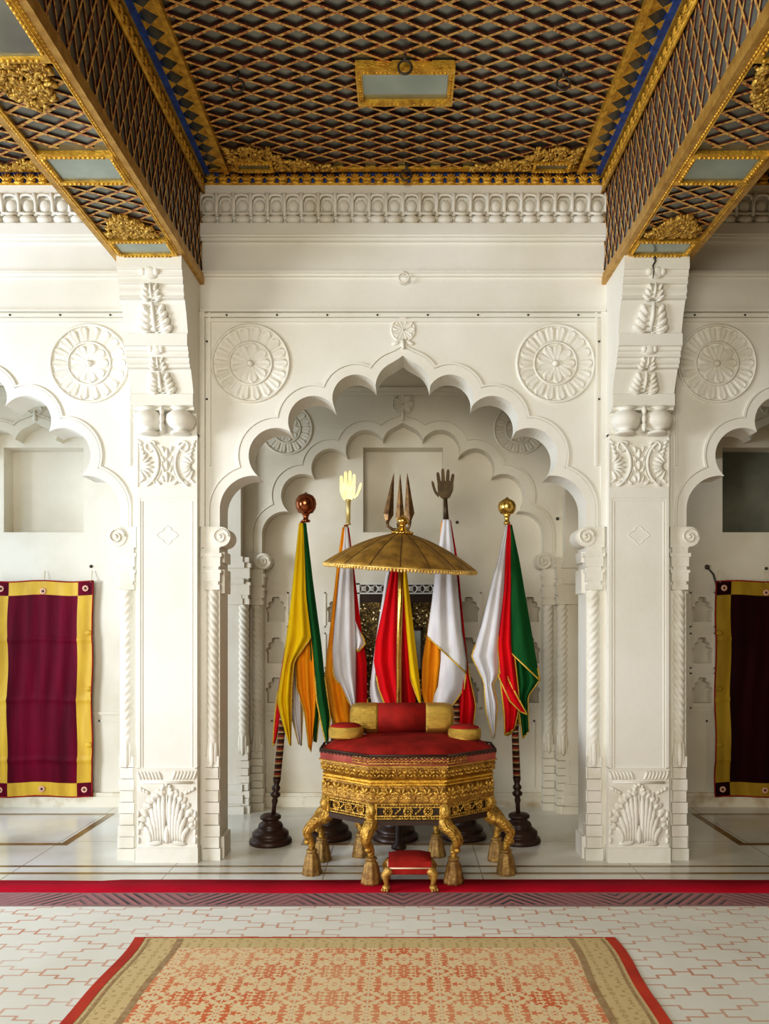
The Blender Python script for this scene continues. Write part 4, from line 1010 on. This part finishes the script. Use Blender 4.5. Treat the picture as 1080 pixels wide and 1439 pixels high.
# ------------------------------------------------------------------ flag standards
def lerp_poly(pts, t):
    d = [0]
    for a, b in zip(pts[:-1], pts[1:]): d.append(d[-1]+math.hypot(b[0]-a[0], b[1]-a[1]))
    s = t*d[-1]
    for i in range(len(d)-1):
        if s <= d[i+1]+1e-9:
            u = (s-d[i])/max(1e-9, d[i+1]-d[i]); return (pts[i][0]+(pts[i+1][0]-pts[i][0])*u, pts[i][1]+(pts[i+1][1]-pts[i][1])*u)
    return pts[-1]
def flag_panel(parent, label, m, Lp, Rp, off, folds=2, amp=.02, hem='LR', h0=.6, ph=0):
    YF = ORG[parent.name].y
    n, w = 36, 14; rows = []
    for j in range(n+1):
        t = j/n; a = lerp_poly(Lp, t); b = lerp_poly(Rp, t); row = []
        for i in range(w+1):
            u = i/w; px = a[0]+(b[0]-a[0])*u; py = a[1]+(b[1]-a[1])*u
            am = amp*min(1, .15+t*1.3)
            dy = off*min(1, .15+t*1.6)+am*(cos(u*folds*2*PI+ph+.6*sin(t*4)))-am*.8*sin(PI*u)
            if off < 0: dy -= .028
            row.append(P(px, py, YF+dy))
        rows.append(row)
    o = MB().grid(rows).build('flag_panel', m, parent, solid=.003); o['label'] = label
    h = MB()
    k = int(h0*n)
    if 'L' in hem: h.tube([r[0]+V((0,-.004,0)) for r in rows[k:]], .0065, 6, flat=.6)
    if 'R' in hem: h.tube([r[-1]+V((0,-.004,0)) for r in rows[k:]], .0065, 6, flat=.6)
    if (rows[-1][0]-rows[-1][-1]).length > .02: h.tube([p+V((0,-.004,0)) for p in rows[-1]], .0065, 6, flat=.6)
    if h.v: h.build('gold_hem', goldtrim, o)
    return o
def standard(bpx, top, label, r=.15, dy=0):
    global YF
    YF = 5.42+dy; bpy = 1190
    b0 = P(bpx, bpy, YF); b0.z = 0; tp = P(top[0], top[1], YF)
    t = thing('flag_standard', b0, label, 'flag', 'flag standards behind the throne')
    s = r/.15
    MB().lathe([(.148*s,0),(.150*s,.012),(.146*s,.028),(.132*s,.040),(.120*s,.045),(.128*s,.055),(.126*s,.075),(.105*s,.092),(.085*s,.105),(.088*s,.115),(.080*s,.135),(.058*s,.150),(.056*s,.160),(.072*s,.168),(.074*s,.185),(.060*s,.195),(.02,.200)], b0, 32).build('stand', dwood, t)
    q = lambda z: b0.lerp(tp, z/tp.z)
    prof = [(.16,.016),(.26,.015),(.29,.022),(.31,.016),(.325,.034),(.34,.036),(.355,.020),(.37,.030),(.385,.030),(.40,.018),(.43,.026),(.445,.028)]
    MB().tube([q(z) for z, _ in prof], [r_ for _, r_ in prof], 14).build('turned_foot', dwood, t)
    MB().tube([q(.44), q(tp.z*.7), tp], [.026, .022, .016], 14).build('pole', stripe, t)
    return t, tp
# 1: copper ball, yellow and green
t, tp = standard(380, (425, 733), 'leftmost flag standard with copper ball and yellow and green flag', .148, -.09)
c = P(429.5, 708, YF)
MB().lathe([(.016,-.13),(.030,-.125),(.032,-.115),(.018,-.108),(.020,-.085),(.026,-.075),(.030,-.068),(.05,-.062),(.069,-.03),(.074,0),(.069,.03),(.052,.055),(.03,.066),(.012,.072),(.004,.08)], c, 28).build('ball_finial', copper, t)
flag_panel(t, 'red panel', red, [(421,740),(405,880),(389,980),(385,1020),(383.5,1048)], [(424,740),(410,880),(400,980),(396,1010),(386,1044)], .055, 1, .012, 'LR', .75)
flag_panel(t, 'white panel', white, [(422,740),(411,880),(408,960),(408,1000),(420,1046)], [(427,740),(424,880),(424,960),(425,1000),(423,1048)], .04, 2, .02, 'LR', .7)
flag_panel(t, 'green panel', green, [(424,735),(431,840),(440,920),(445,985),(452,1020),(458,1044)], [(430,735),(440,820),(451,902),(455,943),(464,1008),(460,1046)], -.012, 1, .018, 'LR', .72)
flag_panel(t, 'dark green inner panel', green, [(425,740),(432,900),(437,960),(441,1010),(441,1042)], [(428,740),(446,900),(450,960),(449,1000),(444,1043)], .025, 1, .02, 'LR', .8, 1)
flag_panel(t, 'orange panel', orange, [(424,740),(424,860),(415,930),(417,968),(428,1000),(434,1050)], [(428,740),(437,880),(447,912),(448,970),(443,1010),(437,1056)], .0, 3, .018, 'L', .55)
flag_panel(t, 'yellow panel', yellow, [(420,735),(408,850),(398,930),(389,984),(394,1007),(406,1046)], [(426,735),(430,838),(437,896),(413,929),(410,961),(408,1048)], -.045, 2, .022, 'R', .52, .6)
# 2: pale hand, orange white red
def hand(mb, c, sx, spread, y0=-.008, y1=.008):
    fn = lambda a, b, d: V((c.x+sx*a, c.y+d, c.z+b))
    palm = [(-.056,.0),(-.060,.03),(-.058,.07),(.050,.07),(.054,.035),(.050,-.01),(.032,-.045),(.012,-.058),(-.014,-.058),(-.036,-.045)]
    mb.prism(palm, fn, y0, y1)
    fing = [(-.046,.06,-.16,.072),(-.017,.065,-.05,.098),(.012,.065,.05,.104),(.040,.06,.15,.084)]
    for fx, fz, a, L in fing:
        a *= spread; w = .0125; pts = []
        for q in (0, 1, 2, 3, 4): pts.append(None)
        out = []; ax = V((sin(a), cos(a))); nx = V((cos(a), -sin(a)))
        for u, ww in ((0, 1), (.5, .98), (.85, .85), (.97, .5), (1.0, .15)): out.append(V((fx, fz-.01))+ax*(L*u)-nx*w*ww)
        for u, ww in reversed(((0, 1), (.5, .98), (.85, .85), (.97, .5), (1.0, .15))): out.append(V((fx, fz-.01))+ax*(L*u)+nx*w*ww)
        mb.prism([(p.x, p.y) for p in out], fn, y0-.002, y1+.002)
    th_ = [(.040,-.03),(.062,.0),(.070,.025),(.078,.055),(.090,.072),(.096,.068),(.094,.045),(.084,.01),(.070,-.02),(.045,-.045)]
    mb.prism(th_, fn, y0-.0012, y1+.0012)
t, tp = standard(462, (486, 738), 'flag standard second from left topped by a pale gold hand', .165, .05)
c = P(489, 693, YF)
b = MB(); hand(b, c, 1, .25); b.build('hand_finial', brass_l, t)
MB().lathe([(.020,-.225),(.021,-.215),(.016,-.21),(.018,-.06),(.024,-.055),(.02,-.045)], c, 16).build('finial_socket', brass_l, t)
flag_panel(t, 'orange panel', orange, [(481,741),(474,790),(465,870),(456,949),(463,1000),(470,1019)], [(485,741),(482,800),(480,900),(484,950),(491,990),(493,1018)], -.01, 2, .02, 'L', .9)
flag_panel(t, 'red panel', red, [(486,741),(492,840),(497,920),(500,960),(500,1000)], [(490,741),(495,780),(507,880),(515,932),(516,996)], .0, 1, .02, 'LR', .97)
flag_panel(t, 'red panel tip', white, [(497,868),(500,880),(500,890),(501,910)], [(502,880),(511,898),(513,905),(503,916)], -.03, 1, .01, 'R', .3)['label'] = 'small turned-back white corner'
flag_panel(t, 'white panel', white, [(484,741),(474,830),(465,914),(468,949),(484,976),(495,996)], [(488,741),(496,803),(500,902),(500,950),(500,985),(498,998)], -.04, 2, .022, 'L', .66)
# 3: trident, red and yellow
t, tp = standard(555, (562, 745), 'middle flag standard topped by a bronze trident behind the parasol', .165, .02)
b = MB(); c = P(561.5, 735, YF)
def blade(px0, py0, px1, py1, w):
    a = P(px0, py0, YF); z_ = P(px1, py1, YF); d = (z_-a); L = d.length; d.normalize(); s = d.cross(V((0,1,0))); s.normalize()
    prof = [(0,.25),(.05,.45),(.17,1),(.19,.98),(.5,.62),(.8,.30),(1.0,.04)]
    vs = []
    for u, r_ in prof:
        p = a+d*L*u; vs += [p-s*w*r_, p-V((0,.016*r_,0)), p+s*w*r_, p+V((0,.016*r_,0))]
    fs = [(i*4+k, i*4+(k+1) % 4, i*4+4+(k+1) % 4, i*4+4+k) for i in range(len(prof)-1) for k in range(4)]
    b.add(vs, fs+[(3,2,1,0)], 0, False)
blade(544, 735, 553, 665, .036); blade(561.5, 740, 562, 666, .032); blade(575.5, 733, 572, 665, .036)
for s, xs in ((-1, 544), (1, 575.5)):
    e = P(xs, 733, YF); b.tube([e, P(xs+s*-.5, 739, YF), P(562+s*11, 744, YF), P(562+s*4, 744, YF), c-V((0,0,.03))], [.013,.010,.011,.010,.014], 8)
    b.blob(e, (.012,0,0), (0,.012,0), (0,0,.016))
b.tube([tp-V((0,0,.02)), c], [.02, .024], 10); b.build('trident_finial', bronze_t, t)
flag_panel(t, 'white panel', white, [(558,750),(542,808),(528,900),(520,960),(519,975),(524,996)], [(560,750),(548,812),(535,900),(530,960),(534,975),(542,996)], .02, 1, .012, 'R', .8)
flag_panel(t, 'dark red inner panel', red, [(562,750),(563,810),(564,900),(564,960),(566,996)], [(566,750),(570,810),(577,900),(582,960),(584,996)], .0, 1, .03, '', .9)
flag_panel(t, 'yellow panel', yellow, [(562,750),(566,810),(571,900),(575,950),(583,972),(590,990)], [(566,750),(572,809),(583,902),(589,955),(591,978),(592,992)], -.02, 1, .014, 'L', .78)
flag_panel(t, 'red panel', red, [(559,750),(548,808),(528,900),(525,930),(532,968),(543,996)], [(563,750),(560,808),(561,900),(563,950),(565,980),(566,996)], -.045, 2, .02, 'L', .82)
# 4: dark hand, white red orange
t, tp = standard(651, (627, 728), 'flag standard fourth from left topped by a dark bronze hand', .165, .05)
c = P(625, 690, YF)
b = MB(); hand(b, c, -1, 1.0); b.build('hand_finial', bronze, t)
MB().tube([P(626.5,730,YF), P(626,715,YF), P(625.5,700,YF)], [.020,.016,.014], 12).build('finial_socket', bronze, t)
flag_panel(t, 'red panel', red, [(629,731),(640,800),(648,900),(646,960),(642,1000),(641,1024)], [(633,731),(642,783),(654,905),(659,950),(668,990),(664,1026)], .0, 2, .02, 'LR', .72)
flag_panel(t, 'orange panel', orange, [(620,733),(615,790),(603,870),(593,930),(592,973),(598,994)], [(625,733),(622,800),(622,900),(622,930),(617,965),(608,996)], .0, 2, .018, '', .9)
flag_panel(t, 'white inner panel', white, [(626,733),(620,860),(619,930),(615,965),(608,980),(606,992)], [(632,733),(645,860),(655,944),(652,967),(640,985),(630,998)], -.012, 1, .02, 'R', .78)
flag_panel(t, 'white panel', white, [(622,730),(612,800),(606,850),(600,893),(602,896)], [(632,730),(640,790),(649,888),(656,930),(655,946)], -.045, 2, .018, '', .9)
# 5: brass ball, white red green
t, tp = standard(729, (713, 736), 'rightmost flag standard with brass ball and white, red and green flag', .15, -.06)
c = P(712, 712, YF)
MB().lathe([(.018,-.125),(.024,-.12),(.022,-.11),(.015,-.10),(.018,-.07),(.026,-.060),(.020,-.055),(.045,-.048),(.060,-.02),(.062,.006),(.054,.03),(.036,.044),(.014,.056),(.004,.066)], c, 28, mod=lambda q, z: 1+.02*cos(12*q)).build('ball_finial', brass, t)
flag_panel(t, 'yellow inner panel', yellow, [(713,738),(708,880),(703,960),(708,1010),(712,1034)], [(717,738),(726,880),(728,960),(731,1010),(726,1026)], .03, 1, .02, 'LR', .8)
flag_panel(t, 'white panel', white, [(711.5,737),(697,795),(676,880),(662.5,923),(680,958),(683,1002),(693,1038)], [(713,737),(709,795),(706,862),(700,950),(692,962),(699,990),(694,1036)], -.02, 2, .02, 'LR', .58)
flag_panel(t, 'green panel', green, [(716,738),(718,830),(714,914)], [(719,738),(730,790),(744,873),(758,956)], -.05, 1, .02, 'R', .94)
flag_panel(t, 'lower green panel', green, [(717,760),(724,900),(727,981),(734,1037)], [(722,760),(744,900),(757,957),(741,978),(742,1028)], -.005, 2, .022, 'LR', .66)
flag_panel(t, 'red panel', red, [(712,737),(708,827),(699,905),(703,958),(708,1000),(709,1033)], [(719,737),(720,830),(721,905),(727,960),(730,990),(722,1024)], -.03, 2, .018, 'LR', .55)
flag_panel(t, 'red folded edge', red, [(706,938),(700,950),(716,985),(731,1000)], [(709,938),(714,955),(726,978),(740,1004)], -.06, 1, .006, 'LR', .0)

# ------------------------------------------------------------------ door curtains on the rear wall
def curtain(bx, px0, px1, label, maroon=maroon, ysilk=ysilk):
    YQ = YR-.045; x0 = (px0-CX)*YQ/F; x1 = (px1-CX)*YQ/F; z1 = zz(817, YQ); z0 = .09
    bw = .125; bh = .115
    t = thing('door_curtain', ((x0+x1)/2, YQ, z0), label, 'curtain', 'yellow bordered curtains on the rear wall')
    ph = bx
    def pt(x, z_, o=0):
        q = (z1-z_)/(z1-z0); sw = .012*sin(q*3+ph)*q
        return V((x+sw+.006*sin(z_*9+ph), YQ-.012+.0045*sin(x*46+1.5*sin(z_*3)+ph)*(.4+.6*abs(sin(q*PI)))+.005*sin(z_*8+x*2)-.010*sum(math.exp(-((q-k)/.012)**2) for k in (.27,.55,.83))-o, z_+.006*sin(x*12)))
    def cl(xa, xb, za_, zb2, m, name, par=t, o=0, n=None):
        nx = max(6, int((xb-xa)/.012)); nz = max(5, int((zb2-za_)/.012))
        return MB().grid([[pt(xa+(xb-xa)*i/nx, za_+(zb2-za_)*j/nz, o) for i in range(nx+1)] for j in range(nz+1)]).build(name, m, par)
    cl(x0+bw, x1-bw, z0+bh, z1-bh, maroon, 'field')
    for xa, xb, za_, zb2 in ((x0+bw, x1-bw, z1-bh, z1), (x0+bw, x1-bw, z0, z0+bh), (x0, x0+bw, z0+bh, z1-bh), (x1-bw, x1, z0+bh, z1-bh)): cl(xa, xb, za_, zb2, ysilk, 'border')
    def eye(x, z_, par):
        b = MB(); c = pt(x, z_, .006); 
        for i in range(8): a = 2*PI*i/8; b.blob(c+V((.018*cos(a),0,.018*sin(a))), (.010,0,0), (0,0,.010), (0,.004,0), nu=6, nv=4)
        b.build('eyelet', pink, par); b = MB(); b.blob(c-V((0,.004,0)), (.009,0,0), (0,0,.009), (0,.005,0)); b.build('nail', iron, par)
    for xa in (x0, x1-bw):
        for za_ in (z0, z1-bh):
            p = cl(xa, xa+bw, za_, za_+bh, maroon, 'corner_patch'); eye(xa+bw/2, za_+bh/2, p)
    for z_ in (z1-.03-bh/2, z0+bh/2): eye((x0+x1)/2, z_, t)
    ed = MB()
    for xa in (x0, x1): ed.tube([pt(xa, z0+(z1-z0)*j/30) for j in range(31)], .006, 5)
    for zq in (z0, z1): ed.tube([pt(x0+(x1-x0)*j/20, zq) for j in range(21)], .006, 5)
    ed.build('red_piping', velvet, t)
    for x in (x0+.03, (x0+x1)/2, x1-.02): MB().tube([pt(x, z1-.01), V((x, YR-.02, z1+.09))], .004, 5).build('hanging_cord', piping, t)
    for k in (.24, .5, .76): 
        for xa in (x1-.03,) if bx < 0 else (x0+.03,):
            c = pt(xa, z1-(z1-z0)*k, .005); MB().blob(c, (.03,0,0), (0,0,.022), (0,.006,0)).build('folded_tab', ysilk, t)
    return t
curtain(-3.0, -9, 131, 'maroon curtain with yellow border hung in the bright left bay')
curtain(3.0, 1005, 1145, 'maroon curtain with yellow border, coloured darker for shade, hung in the right bay', maroon_k, ysilk_k)

# ------------------------------------------------------------------ mosaic alcove panel and picture behind the flags
mp = thing('mosaic_panel', (0, YR-.02, .60), 'dark glittering mosaic panel with white lattice top behind the middle flags', 'wall panel')
hw = .36; ztp = zr(835); z0 = .62
MB().box(-hw, hw, YR-.012, YR-.001, z0, ztp).build('mosaic', mosaic, mp)
MB().box(-hw, hw, YR-.02, YR-.011, ztp-.07, ztp).build('dark_valance', recess_dark, mp)
b = MB()
for xa, xb, za_, zb2 in ((-hw-.03, -hw, z0-.03, ztp+.09), (hw, hw+.03, z0-.03, ztp+.09), (-hw-.03, hw+.03, z0-.03, z0), (-hw-.03, hw+.03, ztp+.078, ztp+.09), (-hw-.03, hw+.03, ztp, ztp+.012)): b.box(xa, xb, YR-.03, YR-.001, za_, zb2)
b.build('frame', plaster, mp)
b = MB(); MB().box(-hw, hw, YR-.008, YR-.001, ztp+.012, ztp+.078).build('lattice_backing', iron, mp)
n = 11
for i in range(n):
    x = -hw+2*hw*(i+.5)/n; w = hw/n; zc = ztp+.045
    for s in (-1, 1): b.tube([V((x-w, YR-.014, zc-s*.033)), V((x, YR-.014, zc+s*.004)), V((x+w, YR-.014, zc+s*.033))], .006, 5)
    b.tube([V((x+.016*cos(2*PI*q/10), YR-.014, zc+.016*sin(2*PI*q/10))) for q in range(10)], .005, 5, closed=True)
b.build('white_lattice', plaster, mp)
pf = thing('picture_frame', (.13, YR-.03, 1.06), 'dark framed picture half hidden by the yellow flag panel', 'picture')
xa, xb = (567-CX)*YR/F, (594-CX)*YR/F; za_, zb2 = zr(945), zr(881)
b = MB()
for q in ((xa, xa+.022, za_, zb2), (xb-.022, xb, za_, zb2), (xa, xb, zb2-.03, zb2), (xa, xb, za_, za_+.03)): b.box(q[0], q[1], YR-.05, YR-.013, q[2], q[3])
b.build('frame', recess_dark, pf, bevel=.004)
MB().box(xa+.02, xb-.02, YR-.03, YR-.014, za_+.02, zb2-.02).build('pane', mirror_p, pf)
# loose hooks and an old cable stub on the right bay wall
hk = MB(); c = P(993, 797, YR); hk.blob(c, (.022,0,0), (0,0,.022), (0,.02,0)); hk.tube([c, c+V((.05,-.005,-.06)), c+V((.08,-.004,-.16)), c+V((.08,-.004,-.26))], .008, 6)
hk.build('wall_hook', iron, wb)
for x, y in ((1076, 799), (170, 793), (128, 796), (783, 729), (642, 734)):
    hk = MB(); c = P(x, y, YR if x not in (783,) else YB-.0); hk.blob(c, (.014,0,0), (0,0,.014), (0,.02,0)); hk.build('wall_hook', iron, wb)

# ------------------------------------------------------------------ light
w = bpy.data.worlds.new('World'); S.world = w; w.use_nodes = True
bg = w.node_tree.nodes['Background']; bg.inputs[0].default_value = (.97, .97, .90, 1); bg.inputs[1].default_value = .22
def area(name, loc, target, sx, sy, power, col):
    l = bpy.data.lights.new(name, 'AREA'); l.shape = 'RECTANGLE'; l.size = sx; l.size_y = sy; l.energy = power; l.color = col
    o = bpy.data.objects.new(name, l); COL.objects.link(o); o.location = loc
    o.rotation_euler = (V(target)-V(loc)).to_track_quat('-Z', 'Y').to_euler(); return o
area('courtyard_daylight', (-1.3, -2.0, 2.7), (.3, 5.0, 1.4), 2.6, 2.0, 98, (1.0, .955, .84)).data.spread = 2.1
area('left_window_daylight', (-8.0, .4, 1.75), (.6, 5.4, 1.9), 2.4, 2.4, 450, (.94, .97, 1.0))
area('left_bay_blue_fill', (-5.0, 3.4, 2.3), (-3.2, 5.0, 1.9), 1.2, 2.0, 62, (.50, .72, 1.0))  # added fill lamp that tints the left bay blue
area('gallery_window_daylight', (-4.6, 5.75, 1.9), (-2.4, 5.95, 1.5), .9, 2.6, 30, (.62, .80, 1.0))

# ------------------------------------------------------------------ camera
cam = bpy.data.cameras.new('Camera'); co = bpy.data.objects.new('Camera', cam); COL.objects.link(co)
co.location = (0, 0, H); co.rotation_euler = (PI/2, 0, 0)
cam.sensor_fit = 'AUTO'; cam.sensor_width = 36; cam.lens = 36*F/1439
cam.shift_x = -(CX-540)/1439; cam.shift_y = (CY-719.5)/1439; cam.clip_start = .05
S.camera = co
S.view_settings.view_transform = 'Standard'; S.view_settings.look = 'Medium High Contrast'
S.view_settings.exposure = -.12
